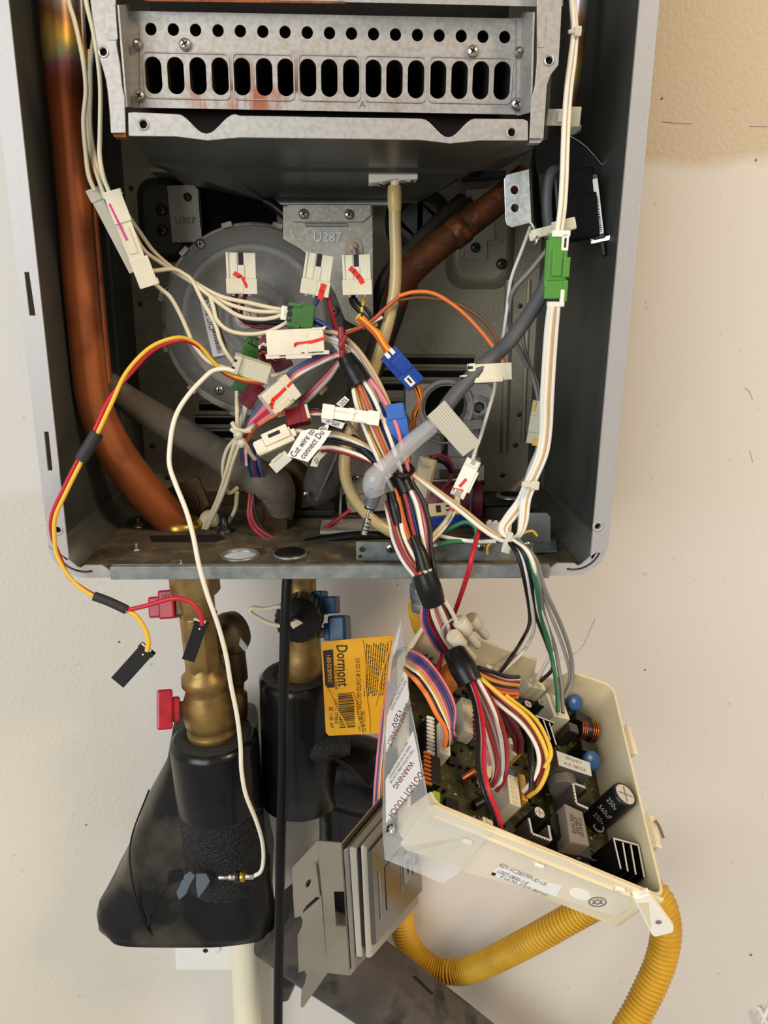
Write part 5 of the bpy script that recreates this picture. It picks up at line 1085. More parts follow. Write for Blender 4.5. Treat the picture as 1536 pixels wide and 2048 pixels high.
def mark(T, fr, pts, wd, h, m='marker_red'): obj('ink_mark', fr.stroke(MB(), pts, wd, h), m, T, 'hand-drawn marker stroke')
# ---- three loose white plugs in a row
T = thing('wire_plug', 'white plug with short red stroke in front of fan, leftmost of three', 'connector', at(482, 545, .07), 'white plugs in front of the fan')
f = FR((481, 505, .07), (484, 588, .07)); plug(T, f, 58); mark(T, f, [(40, 13), (46, 3), (52, -4)], 9, 3.2); mark(T, f, [(50, -2), (60, -8), (66, -9)], 5, 4.3)
wire(T, [(492, 586, .078), (486, 606, .08), (482, 622, .09), (484, 636, .1)], 4, 'darkred'); wire(T, [(470, 586, .078), (466, 604, .08), (474, 628, .085), (500, 644, .085), (570, 645, .075)], 4.5, 'black'); wire(T, [(474, 586, .078), (470, 612, .08), (484, 640, .086), (520, 655, .085), (575, 650, .075)], 4, 'maroon')
T = thing('wire_plug', 'white plug tilted, red stroke at lower corner, middle of three', 'connector', at(634, 550, .07), 'white plugs in front of the fan')
f = FR((640, 508, .07), (628, 591, .07)); plug(T, f, 55); mark(T, f, [(57, -16), (70, -14), (84, -13)], 11, 4.4)
wire(T, [(638, 588, .078), (632, 606, .08), (620, 620, .082), (620, 640, .08), (640, 655, .075), (680, 680, .07)], 5, 'lblue'); wire(T, [(657, 592, .078), (664, 630, .07), (674, 665, .06), (682, 690, .05), (684, 716, .045)], 5.5, 'darkred')
T = thing('wire_plug', 'white plug with slanted red stroke beside amber hose, rightmost of three', 'connector', at(714, 550, .07), 'white plugs in front of the fan')
f = FR((712, 509, .07), (715, 590, .07)); plug(T, f, 56); mark(T, f, [(26, 12), (32, 5), (42, -3), (54, -11)], 10, 3.2)
wire(T, [(702, 588, .078), (704, 606, .08), (724, 628, .08), (738, 644, .08), (735, 658, .08)], 4.5, 'black'); wire(T, [(708, 588, .078), (714, 604, .08), (734, 620, .08), (746, 640, .08)], 4, 'black'); wire(T, [(729, 588, .078), (726, 606, .08), (722, 626, .08), (714, 640, .08), (730, 650, .08), (755, 650, .08)], 4, 'yellow')
# ---- cream cable from upper left with its long white connector
T = thing('cream_cable', 'cream cables hanging at upper left with long white pink-marked connector', 'cable', at(235, 440, .03))
for pts in ([(120, -260, .03), (134, -60, .03), (137, 0, .03), (150, 45, .03), (166, 120, .03), (172, 180, .03), (167, 240, .03), (171, 300, .03), (177, 350, .03), (190, 382, .03)],
            [(160, -260, .028), (170, -60, .028), (172, 0, .028), (186, 60, .028), (196, 120, .028), (201, 180, .028), (200, 270, .028), (199, 310, .028), (206, 350, .028), (220, 388, .028)],
            [(196, -260, .045), (190, -60, .045), (188, 60, .045), (183, 110, .045), (177, 180, .044), (175, 240, .04), (183, 310, .036), (198, 360, .032), (208, 388, .03)],
            [(180, 100, .045), (181, 180, .044), (180, 250, .04), (190, 320, .036), (204, 372, .032)]): wire(T, pts, 4.8, 'cream', n=9)
f = FR((222, 381, .030), (290, 556, .040)); boxes('connector_housing', f, [(0, 60, -17, 17, -10, 12), (58, 132, -15, 16, -10, 9), (130, 188, -21, 17, -10, 10), (176, 188, -24, -14, -6, 8), (70, 120, -6, 10, 9, 11), (0, 12, -19, 19, -12, 9)], 'nylon', T, bevel=.0005)
mark(T, f, [(22, 12), (55, 9), (92, 6)], 4, 12.2, 'marker_pink')
f2 = FR((184, 377, .036), (262, 527, .044)); boxes('connector_housing', f2, [(0, 24, -14, 14, -8, 8), (22, 168, -11, 12, -8, 5)], 'nylon', T, bevel=.0005)
for pts in ([(252, 425, .045), (278, 462, .05), (305, 500, .055), (340, 532, .06), (385, 562, .06), (440, 592, .058), (500, 606, .056), (545, 616, .055), (572, 620, .055)],
            [(262, 455, .045), (288, 500, .05), (322, 526, .055), (352, 545, .06), (396, 572, .06), (450, 605, .058), (510, 622, .056), (572, 624, .055)],
            [(280, 535, .046), (300, 542, .046), (345, 538, .055), (368, 548, .058), (385, 562, .058), (404, 600, .056), (429, 645, .054), (440, 680, .052), (452, 705, .05), (470, 730, .05)],
            [(276, 538, .046), (290, 552, .046), (322, 578, .05), (342, 596, .052), (362, 632, .055), (378, 668, .056), (388, 690, .056), (420, 725, .055), (470, 740, .05)],
            [(385, 562, .06), (420, 592, .056), (470, 628, .055), (510, 638, .053), (545, 636, .052), (578, 624, .05)],
            [(420, 592, .056), (427, 615, .055), (434, 640, .053), (456, 660, .052), (490, 668, .05), (530, 665, .05), (562, 652, .05), (580, 640, .05)]): wire(T, pts, 4.3, 'cream', n=9)
# ---- green connector at the end of the cream cable
T = thing('green_connector', 'green connector block above the big white red-striped connector', 'connector', at(600, 632, .05))
f = FR((572, 628, .05), (626, 636, .05)); boxes('housing', f, [(12, 56, -24, 22, -14, 10), (4, 30, -24, -16, -8, 14), (4, 30, 14, 24, -8, 13), (8, 14, -10, -6, -8, 12), (8, 14, 4, 8, -8, 12), (26, 50, 20, 27, -10, 6)], 'green_plastic', T, bevel=.0006)
boxes('pin_insert', f, [(-10, 2, -15, 12, -10, 2)], 'nylon_bright', T)
boxes('pin_cavity', f, [(3, 13, -16, -11, -6, 10.3), (3, 13, -5, 3, -6, 10.3), (3, 13, 9, 14, -6, 10.3)], 'ink_black', T, bevel=0)
# ---- big white connector
T = thing('white_connector', 'large flat white connector with long horizontal red stroke', 'connector', at(593, 688, .04))
f = FR((530, 692, .04), (655, 686, .04)); boxes('housing', f, [(4, 118, -30, 20, -16, 6), (0, 28, 16, 26, -12, 4), (40, 92, 18, 28, -12, 5), (70, 128, 14, 22, -10, 6), (96, 122, -31, -26, -8, 7), (118, 124, -33, -29, -4, 6), (78, 86, -22, 20, 4, 7), (28, 72, 22, 25, -4, 5)], 'nylon', T, bevel=.0006)
mark(T, f, [(60, 2), (64, -2), (90, -4)], 5, 7.3); mark(T, f, [(90, -3), (104, -6), (120, -10)], 6, 7.4); mark(T, f, [(61, -3), (60, 4)], 3, 7.3)
for i, c in enumerate(('maroon', 'cream', 'black', 'darkred')): wire(T, [(536, 684+i*7, .05), (524, 680+i*8, .05), (520, 690+i*7, .05), (530, 706+i*5, .055), (552, 722, .06)], 4, c)
# ---- slanted white connector with red stroke
T = thing('white_connector', 'boxy white connector with slanted red stroke, lower part of tangle', 'connector', at(562, 790, .04))
f = FR((537, 812, .036), (588, 768, .046), roll=12); boxes('housing', f, [(0, 56, -25, 22, -22, 4), (50, 68, -27, 26, -24, 7), (8, 40, 10, 24, -20, 6), (26, 52, 20, 28, -20, 0)], 'nylon', T, bevel=.0006)
mark(T, f, [(6, 2), (14, -4), (26, -4)], 8, 4.4); mark(T, f, [(28, -4), (54, -6)], 7, 4.6); mark(T, f, [(54, -6), (66, -7)], 6, 7.4); mark(T, f, [(4, -2), (2, 8)], 6, 4.4)
# ---- small plugs of the tangle
def small(name, label, p0, p1, W, H, m, roll=0, extra=(), wires=(), ins=None, cat='connector', grp=None):
    T = thing(name, label, cat, at(*p0), grp); f = FR(p0, p1, roll); boxes('housing', f, [(0, f.L, -W/2, W/2, -H, 0)]+list(extra), m, T, bevel=.0005)
    if ins: boxes(*([ins[0], f, ins[1], ins[2], T]), bevel=.0003)
    for pts, r, c in wires: wire(T, pts, r, c)
    return T, f
T, f = small('clear_connector', 'translucent grey-white connector joined by red, yellow and white wires', (470, 728, .034), (538, 750, .038), 34, 22, 'nylon_clear', 18, [(-4, 10, -19, 19, -18, 6), (20, 70, -14, 19, 0, 4), (10, 74, 14, 21, -18, -2)], [([(540, 752, .045), (556, 748, .05), (580, 742, .055)], 4, 'white')], ('pin_cavity', [(-4.6, 2, -12, -6, 0, 6.3), (-4.6, 2, 4, 9, 0, 6.3)], 'ink_black'))
small('green_plug', 'small green plug left of the large white connector', (516, 676, .055), (494, 722, .055), 34, 14, 'green_plastic', -10, [(18, 30, -20, 20, -12, 2), (4, 16, -8, 6, 0, 4)], [([(514, 680, .06), (524, 672, .065), (535, 668, .07)], 4, 'cream')], ('latch_gap', [(16, 19, -10, 14, -2, 2.4), (8, 18, 6, 8, -2, 2.4)], 'ink_black'))
small('green_plug', 'small green plug below the translucent connector on fan', (492, 752, .06), (474, 782, .06), 30, 12, 'green_plastic', 0, [(20, 36, -14, 10, -9, -2)], [], ('white_end', [(26, 38, -18, -11, -8, 0)], 'nylon_bright'))
small('maroon_plug', 'small maroon plug at left end of the tangle', (488, 806, .055), (520, 768, .06), 32, 14, 'maroon_plastic', 10, [(-3, 12, -12, 18, -10, 2)], [([(490, 806, .06), (488, 816, .06), (482, 840, .06), (478, 866, .055)], 4, 'white'), ([(495, 808, .06), (490, 825, .06), (484, 850, .06)], 4, 'white')])
small('maroon_plug', 'maroon plug tucked below the large white connector', (545, 735, .065), (580, 718, .065), 28, 12, 'maroon_plastic', 0, [(0, 20, -16, -10, -10, 2)])
small('red_plug', 'dark red plug with three short wires above lettered tag', (572, 836, .05), (614, 824, .05), 34, 26, 'red_plastic', -20, [(30, 44, -19, 19, -24, 2)], [([(612, 818, .052), (632, 817, .052), (650, 822, .05), (680, 826, .05)], 4.2, 'black'), ([(612, 824, .052), (634, 823, .052), (660, 826, .05)], 4.2, 'darkred'), ([(612, 830, .052), (628, 828, .052), (655, 828, .05)], 4, 'cream')], ('white_end', [(42, 48, -16, 14, -20, 3)], 'nylon'))
T, f = small('inline_connector', 'long slim white connector lying across the trunk wires', (644, 822, .016), (758, 838, .018), 25, 14, 'nylon_bright', 0, [(0, 24, -15, 14, -12, 3), (92, 116, -15, 14, -12, 3), (26, 70, -9, -4, 0, 3), (52, 64, -14, 12, 0, 4), (70, 92, 2, 10, 0, 2)], [([(756, 834, .022), (772, 840, .024), (782, 856, .026), (785, 880, .028), (780, 910, .03)], 4, 'white'), ([(682, 832, .03), (700, 850, .032), (716, 872, .034), (740, 892, .036)], 3.6, 'tan')])
T, f = small('white_plug', 'white plug with oval finger loop left of the lettered tag', (512, 898, .022), (584, 866, .026), 30, 20, 'nylon', -10, [(20, 74, -22, 4, -12, 5), (74, 86, -8, 8, -12, 0), (-2, 20, -12, 12, -16, 2)], [([(586, 864, .03), (600, 862, .03), (615, 866, .03)], 4.5, 'cream')], ('loop_slot', [(32, 58, -16, -8, -2, 5.4)], 'ink_black'))
small('white_plug', 'small square white plug just below the looped white plug', (545, 938, .026), (577, 910, .028), 24, 16, 'nylon', 0, [(8, 34, -14, -8, -10, 2)])
small('yellow_end_connector', 'clear connector with yellow ends behind right-hand white wires', (1082, 802, .075), (1068, 888, .075), 32, 16, 'nylon_clear', 0, [(30, 64, -18, 16, -12, 4)], [([(1060, 738, .09), (1070, 770, .085), (1078, 806, .08)], 4, 'grey'), ([(1044, 660, .1), (1052, 710, .095), (1072, 760, .088), (1082, 806, .08)], 4, 'grey'), ([(1076, 886, .08), (1070, 915, .07), (1058, 950, .05)], 3.5, 'gold')], ('yellow_lock', [(2, 22, 8, 14, -10, 3), (74, 90, -10, 4, -10, 2)], 'w_yellow'))
T, f = small('white_connector', 'white in-line connector with red dashes hanging before gas valve', (948, 920, .030), (913, 994, .030), 30, 14, 'nylon_bright', 0, [(20, 66, -20, -12, -12, -3), (0, 14, -12, 12, -8, 3), (68, 80, -8, 10, -8, 2)], [], ('pin_window', [(-2, 10, -6, 4, -6, 3.4), (66, 84, -6, 6, -6, 3.4)], 'w_lgrey'))
mark(T, f, [(42, -2), (60, 3)], 6, .6); mark(T, f, [(66, -6), (70, 12)], 6, .6)
wire(T, [(945, 920, .03), (952, 896, .035), (962, 870, .04), (972, 836, .05), (988, 782, .06), (992, 750, .065), (1004, 690, .07), (1014, 620, .075), (1022, 560, .078), (1044, 500, .075), (1062, 452, .07)], 4, 'offwhite'); wire(T, [(914, 994, .028), (904, 1020, .024), (890, 1044, .02), (868, 1068, .014), (848, 1086, .006), (842, 1108, 0), (846, 1130, -.004)], 5, 'cream'); wire(T, [(917, 996, .03), (910, 1020, .026), (896, 1046, .022), (872, 1074, .015), (850, 1094, .007)], 4, 'white')
boxes('red_tick', FR((905, 1018, .018), (899, 1032, .018)), [(0, 4, -6, 8, -2, 3)], 'marker_red', T, 0)
T, f = small('clear_connector', 'yellowed clear connector hanging beside black ring on the trunk', (855, 918, .06), (838, 994, .06), 30, 18, 'nylon_cream', 20, [(0, 74, 8, 20, -16, -4), (4, 14, -10, 10, -6, 3)], [([(862, 916, .07), (882, 912, .075), (898, 922, .08), (906, 940, .085)], 4.5, 'maroon'), ([(862, 922, .07), (880, 922, .075), (894, 930, .08), (902, 944, .085)], 4.5, 'black'), ([(902, 948, .085), (900, 962, .085), (886, 976, .085), (880, 990, .082), (880, 1012, .08)], 4, 'maroon')])
T, f = small('coil_connector', 'small cream connector with square window on solenoid coil', (858, 1020, .07), (922, 1014, .07), 26, 16, 'nylon_cream', -14, [(0, 64, 8, 14, -14, 2)], [], ('window', [(14, 24, -8, 7, -4, .6), (34, 42, -7, -3, -4, .6), (34, 42, 2, 6, -4, .6)], 'ink_black'))
# ---- blue connectors
T, f = small('blue_connector', 'dark blue connector with white lock tab beside amber hose', (778, 708, .035), (834, 770, .040), 40, 18, 'blue_plastic', 0, [(14, 50, -20, 8, 0, 6), (50, 84, -8, 20, 0, 3)], [], ('white_lock', [(-6, 6, -12, -4, -4, 4), (-6, 6, 0, 8, -4, 4), (58, 80, -1, 12, 3, 4)], 'nylon_bright'))
boxes('lock_slot', f, [(61, 74, 3, 7, 3.5, 4.4)], 'ink_black', T, 0)
for i, c in enumerate(('dorange', 'yellow', 'orange')): wire(T, [(716+i*5, 638-i*2, .06), (732+i*6, 652+i, .055), (750+i*5, 670-i*2, .05), (764+i*3, 690-i*2, .045), (774+i*4, 706-i*3, .04)], 4, c)
for i, c in enumerate(('orange', 'black', 'yellow', 'dorange')): wire(T, [(828+i*3, 774-i*2, .045), (838+i*1.5, 796, .048), (836-i*3, 828, .05), (822+i*2, 852, .05), (816-i*2, 890, .05), (812+i*3, 930, .04)], 4, c)
T, f = small('blue_connector', 'lighter blue connector clipped along the coloured trunk wires', (789, 812, .022), (800, 884, .024), 38, 16, 'blue_light', 0, [(0, 26, -18, 18, 0, 5), (22, 72, -21, 20, -12, 2), (-4, 3, -17, 17, -8, 3)], [])
# ---- white two-pole connector at the right
T, f = small('two_pole_connector', 'white two-pronged connector on orange and black leads', (1024, 742, .03), (948, 746, .026), 34, 20, 'nylon', 0, [(72, 106, -16, -3, -14, 2), (76, 90, 3, 19, -14, 2), (20, 80, -20, -10, -16, 3)], [([(798, 592, .07), (830, 584, .068), (870, 588, .065), (918, 618, .06), (958, 658, .05), (985, 692, .042), (1006, 726, .036)], 4.2, 'orange'), ([(796, 600, .072), (850, 595, .07), (915, 608, .065), (962, 636, .055), (988, 668, .046), (998, 700, .04), (999, 726, .036)], 3.8, 'brown'), ([(690, 668, .075), (735, 648, .075), (770, 618, .072), (800, 592, .07)], 4.2, 'dorange'), ([(692, 664, .076), (730, 652, .076), (765, 634, .074)], 3.6, 'offwhite')], ('pin_hole', [(96, 107, -12, -6, -6, 2.4), (82, 91, 8, 14, -6, 2.4)], 'ink_black'))
# ---- thick grey lead with clear sleeve
T = thing('grey_lead', 'thick grey cable with white flag tag and clear elbow sleeve', 'cable', at(890, 815, .02))
wire(T, [(1112, 520, .05), (1098, 556, .05), (1082, 590, .048), (1052, 638, .045), (1014, 688, .04), (962, 734, .032), (925, 772, .026), (896, 808, .02), (878, 838, .016), (866, 852, .014)], 15, 'cable_grey', 'cable', 14)
wire(T, [(868, 850, .014), (820, 892, .010), (776, 938, .004), (756, 966, .002), (749, 990, .002)], 5, 'w_grey', 'inner_lead', 10); wire(T, [(751, 980, .002), (745, 1000, .002), (740, 1012, .002)], 14, 'cable_grey', 'cable_end', 14)
wire(T, [(1100, 492, .06), (1062, 540, .065), (1030, 576, .07), (1020, 604, .075), (1019, 645, .08), (1034, 690, .088), (1056, 735, .09)], 5, 'grey', 'thin_lead', 8)
obj('flag_tag', MB().plate([pxpoly([(854, 833), (889, 801), (961, 886), (926, 913)], .008)], V((0, .0008, 0))), 'paper_dull', T)
mb = MB()
for i in range(9):
    t = i/9+.04; a, b_ = (854+35*t, 833-32*t), (926+35*t, 913-27*t); mb.strip(pxpoly([a, b_], .0076), pxpoly([(a[0]+1.2, a[1]-1.1), (b_[0]+1.2, b_[1]-1)], .0076))
obj('tag_streak', mb, 'panel_light', T)
P = [at(866, 850, .012), at(820, 888, .008), at(775, 932, .003), at(752, 956, 0), at(748, 976, 0), at(752, 990, 0)]; k = sc(P[2])
obj('clear_sleeve', MB().tube(P, [17*k, 18*k, 19*k, 24*k, 23*k, 19*k], 20, 6, cap=False), 'clear_sleeve', T)
obj('ferrule_band', MB().tube([at(743, 1002, .002), at(739, 1018, .002)], 11*k, 14, 1), 'black_plastic', T); obj('ferrule_ring', MB().tube([at(741.5, 1009, .002), at(740, 1014, .002)], 11.8*k, 14, 1), 'chrome', T)
obj('terminal_stem', MB().tube([at(739, 1018, .002), at(735, 1030, .002), at(734, 1042, .002)], 3*k, 8, 3), 'chrome', T); obj('terminal_barrel', MB().tube([at(736, 1038, .002), at(728, 1068, .002)], 7*k, 14, 1), 'chrome', T)
for i in range(3): A = at(734.5-i*2, 1044+i*7, .002); B = at(733.8-i*2, 1046+i*7, .002); obj('barrel_groove', MB().tube([A, B], 7.3*k, 14, 1), 'ink_black', T)
# ---- right-hand white cable and its green connector
T = thing('white_cable', 'pair of white cables with nylon ties running down to green connector', 'cable', at(1128, 250, .0))
for dx, dY in ((0, 0), (8, .002)):
    wire(T, [(1140+dx*.3, -260, .012+dY), (1142+dx*.3, -60, .01+dY), (1143+dx*.4, 0, .01+dY), (1147+dx*.6, 60, .01+dY), (1141+dx, 115, .01+dY), (1134+dx, 170, .01+dY), (1129+dx, 230, .01+dY), (1126+dx, 300, .008+dY), (1124+dx, 360, .006+dY), (1120+dx, 420, .004+dY), (1113+dx, 470, .004+dY)], 5.3, 'white', n=9)
boxes('nylon_tie', FR((1136, 64, .008), (1164, 62, .008)), [(0, 28, -4, 4, -6, 3), (12, 27, -9, 9, -6, 5)], 'nylon_clear', T, bevel=.0008)
f = FR((1094, 236, .02), (1166, 236, .02)); boxes('tie_mount', f, [(0, 42, -16, 14, -14, 0), (34, 70, -20, 16, -22, -6), (20, 50, -14, 8, 0, 4)], 'nylon_clear', T, bevel=.0008)
P = at(1142, 256, .03); obj('push_button', MB().lathe(P, (0, -.4, -1), [(0, .0062), (.0012, .006), (.0022, .003)], 18), 'nylon_clear', T)
f = FR((1062, 470, .012), (1150, 448, .012)); boxes('nylon_tie', f, [(0, 92, -9, 9, -4, 4), (44, 92, -14, 10, -8, 3), (-4, 18, -5, 12, -6, 2)], 'nylon_clear', T, bevel=.0008)
obj('tie_wire', MB().tube([at(1062, 446, .03), at(1070, 458, .018), at(1074, 480, .01), at(1070, 490, .012)], .0012, 8, 4), 'chrome', T)
T = thing('green_connector', 'tall bright green connector below nylon tie at upper right', 'connector', at(1112, 530, .0))
f = FR((1117, 467, .002), (1107, 600, .006), roll=-12); boxes('housing', f, [(0, 88, -20, 18, -18, 6), (44, 82, -26, -12, -14, 10), (82, 124, -22, 20, -16, 4), (30, 80, -10, 10, 6, 10), (88, 130, -26, -16, -12, 6), (12, 100, 12, 22, -12, 3)], 'green_bright', T, bevel=.0008)
boxes('white_lock', f, [(-6, 6, -22, 14, -8, 8), (0, 32, -20, -6, 4, 8), (106, 138, -20, -12, -2, 7), (130, 140, -22, 12, -10, 5)], 'nylon_bright', T, bevel=.0004)
boxes('lock_slot', f, [(8, 26, -15, -11, 7, 8.4)], 'ink_black', T, 0)
# ---- white wires from the green connector to the control box
T = thing('mains_wires', 'white, grey, green and black wires looping down into control box', 'wires', at(1095, 700, .01))
for i, c in enumerate(('offwhite', 'white', 'tan', 'offwhite')):
    d = i*6.5-8
    wire(T, [(1107+d*.9, 604, .006), (1101+d, 660, .008), (1096+d, 730, .01), (1092+d, 800, .012), (1090+d*.9, 860, .014), (1082+d*.9, 910, .014), (1060+d*.9, 962, .013), (1044+d, 1000, .012), (1022+d, 1030, .010), (1006+d*.7, 1054, .008), (1010+d*.4, 1070, .006), (1026, 1078+d*.3, .004), (1040+d*.3, 1066, .004), (1046+d*.6, 1040, .006), (1050+d*.7, 1000, .010), (1062+d*.7, 968, .012)], 4.6, c, n=8)
wire(T, [(1076, 898, .02), (1058, 940, .018), (1048, 978, .016), (1034, 1006, .014), (1014, 1030, .012), (998, 1056, .010)], 4, 'lgrey')
boxes('nylon_tie', FR((1044, 968, .004), (1079, 972, .004)), [(0, 35, -6, 6, -8, 2), (18, 35, -9, 9, -8, 4)], 'nylon_clear', T, bevel=.0008)
boxes('nylon_tie', FR((1018, 1078, -.004), (1010, 1106, -.004)), [(0, 30, -9, 9, -4, 4), (-14, 4, -6, 6, -6, 2)], 'nylon_clear', T, bevel=.0008)
h0 = -.006
def tb(x, y, h): return (x, y, yq(x, y, h))
for pts, c, r in (
    ([(1018, 1084, -.004), (1036, 1112, -.014), (1050, 1165, -.012), (1060, 1240, .02), (1044, 1280, .05), tb(1024, 1312, 0), tb(998, 1348, -.012)], 'black', 4.2),
    ([(1022, 1084, -.004), (1044, 1115, -.014), (1056, 1165, -.012), (1068, 1250, .02), (1058, 1284, .04), tb(1040, 1310, 0), tb(1002, 1345, -.012)], 'offwhite', 4),
    ([(1026, 1082, -.005), (1048, 1108, -.016), (1062, 1160, -.014), (1070, 1225, .01), (1094, 1290, .035), tb(1106, 1334, 0), tb(1080, 1364, -.012)], 'black', 4),
    ([(1030, 1080, -.005), (1054, 1106, -.016), (1072, 1170, -.014), (1082, 1230, .01), (1102, 1310, .03), tb(1113, 1370, 0), tb(1116, 1424, -.008)], 'green', 4.4),
    ([(1032, 1080, -.004), (1062, 1112, -.016), (1078, 1165, -.014), (1088, 1230, .01), (1110, 1296, .03), tb(1121, 1360, 0), tb(1126, 1426, -.008)], 'grey', 4.2),
    ([(1034, 1078, -.004), (1070, 1118, -.014), (1090, 1180, -.01), (1122, 1250, .015), (1142, 1312, .03), tb(1143, 1362, 0), tb(1128, 1395, -.008)], 'grey', 4.6),
    ([(1030, 1078, -.003), (1058, 1108, -.015), (1076, 1160, -.013), (1100, 1225, .012), (1128, 1300, .03), tb(1140, 1350, 0), tb(1132, 1385, -.008)], 'lgrey', 4),
    ([(1026, 1080, -.005), (1056, 1104, -.017), (1072, 1150, -.016), (1086, 1225, .008), (1104, 1290, .03), tb(1090, 1330, 0), tb(1074, 1358, -.012)], 'white', 4)): wire(T, pts, r, c, n=8)
wire(T, [(975, 1108, .012), (976, 1092, .010), (990, 1082, .010), (1008, 1080, .01)], 3, 'yellow'); wire(T, [(1046, 1066, .02), (1064, 1062, .022), (1074, 1072, .022)], 3, 'yellow')
# ---- terminal block and earth leads
T = thing('terminal_block', 'small ribbed white terminal block above ground bar', 'terminal block', at(1000, 1058, .03))
f = FR((974, 1056, .025), (1026, 1060, .025)); boxes('block', f, [(0, 50, -14, 14, -14, 0)]+[(i*12+2, i*12+8, -17, -8, -10, 4) for i in range(4)]+[(i*12+2, i*12+8, 6, 17, -10, 4) for i in range(4)], 'nylon', T, bevel=.0005)
T = thing('earth_lead', 'green earth lead curling along the ground bar', 'wire', at(900, 1080, .01))
wire(T, [(872, 1092, .012), (900, 1084, .012), (935, 1082, .014), (952, 1074, .016), (950, 1054, .018), (932, 1044, .02), (906, 1054, .022), (888, 1064, .024)], 5, 'green', n=9); obj('ring_terminal', MB().tube([at(856, 1094, .012), at(874, 1091, .012)], 5*sc(at(865, 1092, .012)), 10, 1), 'chrome', T)
T = thing('floor_lead', 'white and black leads crossing above the ground bar', 'wire', at(930, 1078, .01))
wire(T, [(850, 1062, .03), (880, 1072, .022), (920, 1080, .014), (960, 1083, .01), (992, 1082, .008)], 4.5, 'white'); wire(T, [(880, 1076, .03), (930, 1078, .022), (975, 1076, .016), (1012, 1084, .01)], 4.2, 'black'); wire(T, [(822, 948, .02), (868, 982, .018), (920, 1022, .014), (962, 1056, .008), (996, 1078, .004), (1020, 1084, .0)], 4.6, 'white'); wire(T, [(826, 946, .022), (874, 980, .02), (926, 1018, .016), (968, 1052, .01), (1000, 1074, .006)], 4.2, 'tan')
T = thing('red_lead', 'single red lead dropping from floor to control box', 'wire', at(940, 1130, -.01))
wire(T, [(958, 1062, .012), (952, 1082, .002), (946, 1104, -.010), (938, 1140, -.012), (922, 1190, .0), (906, 1236, .02), (892, 1286, .05), tb(880, 1326, .0), tb(872, 1350, -.012)], 5, 'red', n=9)
# ---- yellow and red pair ending in two black plugs
T = thing('yellow_red_lead', 'yellow and red wire pair with black sleeves and two black plugs', 'cable', at(105, 1000, -.012))
cl = [(525, 764, .040), (480, 758, .040), (440, 738, .036), (405, 698, .03), (375, 680, .024), (345, 680, .018), (300, 700, .012), (255, 748, .004), (222, 800, -.006), (190, 868, -.012), (158, 925, -.014), (128, 985, -.014), (108, 1030, -.014), (106, 1070, -.014), (118, 1115, -.014), (144, 1160, -.014), (186, 1190, -.014), (240, 1213, -.014)]
for s_, c in ((-3.2, 'yellow'), (3.2, 'red')):
    sg = [1]*8+[-1]*6+[.4, -1, -1, -1]; wire(T, [(x+s_*(.8 if a > 0 else -.9), y+s_*a*.9, Y+s_*.0002) for (x, y, Y), a in zip(cl, sg)], 4.3, c, n=8)
k = sc(at(180, 890, -.012)); obj('sleeve', MB().tube([at(194, 866, -.012), at(180, 890, -.013), at(162, 920, -.014)], 13*k, 14, 3), 'sleeve_black', T); obj('sleeve', MB().tube([at(188, 1192, -.014), at(220, 1204, -.014), at(254, 1220, -.014)], 10*k, 14, 3), 'sleeve_black', T)
wire(T, [(250, 1219, -.014), (272, 1232, -.014), (290, 1258, -.014), (297, 1282, -.014), (294, 1302, -.014)], 5, 'yellow', n=9); wire(T, [(254, 1220, -.014), (290, 1212, -.016), (340, 1198, -.018), (370, 1199, -.018), (390, 1212, -.018), (402, 1232, -.018), (404, 1250, -.018)], 4.6, 'red', n=9)
for p0, p1 in (((295, 1298, -.014), (234, 1366, -.014)), ((403, 1244, -.018), (376, 1322, -.018))):
    f = FR(p0, p1); pl_ = boxes('black_plug', f, [(4, f.L, -16, 16, -10, 0), (0, 10, -18, 18, -11, 1)] if p0[0] < 350 else [(4, f.L, -13, 13, -9, 0), (0, 9, -15, 15, -10, 1)], 'black_plastic', T, bevel=.0004)
    boxes('plug_dot', f, [(14, 17, -2, 1, 0, .4)], 'paper', pl_, 0); boxes('white_rim', f, [(-2, 1, -8, 16, -8, .5)], 'nylon', pl_, 0)
# ---- long white sensor wire with brass probe
T = thing('sensor_wire', 'long white wire hanging down to a small brass-tipped probe', 'wire', at(345, 930, .0))
wire(T, [(468, 742, .034), (448, 738, .032), (425, 742, .03), (404, 760, .026), (380, 786, .02), (358, 818, .015), (346, 850, .01), (340, 890, .006), (339, 930, .002), (352, 970, -.004), (372, 1020, -.01), (386, 1070, -.014), (398, 1130, -.016), (415, 1190, -.016), (436, 1250, -.014), (452, 1310, -.010), (462, 1370, -.005), (474, 1430, 0), (481, 1490, .004), (483, 1540, .006), (492, 1590, .010), (512, 1640, .016), (524, 1680, .020), (527, 1715, .024), (522, 1742, .026), (508, 1752, .027)], 4.6, 'white', n=9, sub=5)
k = sc(at(480, 1754, .027)); A, B = at(508, 1752, .027), at(436, 1755, .027); d = (B-A).normalized()
for nm, h0_, h1_, r, m_ in (('collar', 0, 18, 6, 'chrome'), ('brass_ring', 18, 28, 10, 'brass_bright'), ('o_ring', 28, 36, 11.5, 'black_plastic'), ('brass_ring', 36, 40, 7, 'brass_bright'), ('stem', 40, 50, 6, 'chrome'), ('probe_tip', 50, 70, 4, 'chrome')):
    obj(nm, MB().lathe(A, d, [(h0_*k, r*k*.92), ((h0_+1)*k, r*k), ((h1_-1)*k, r*k), (h1_*k, r*k*.92)], 18), m_, T)
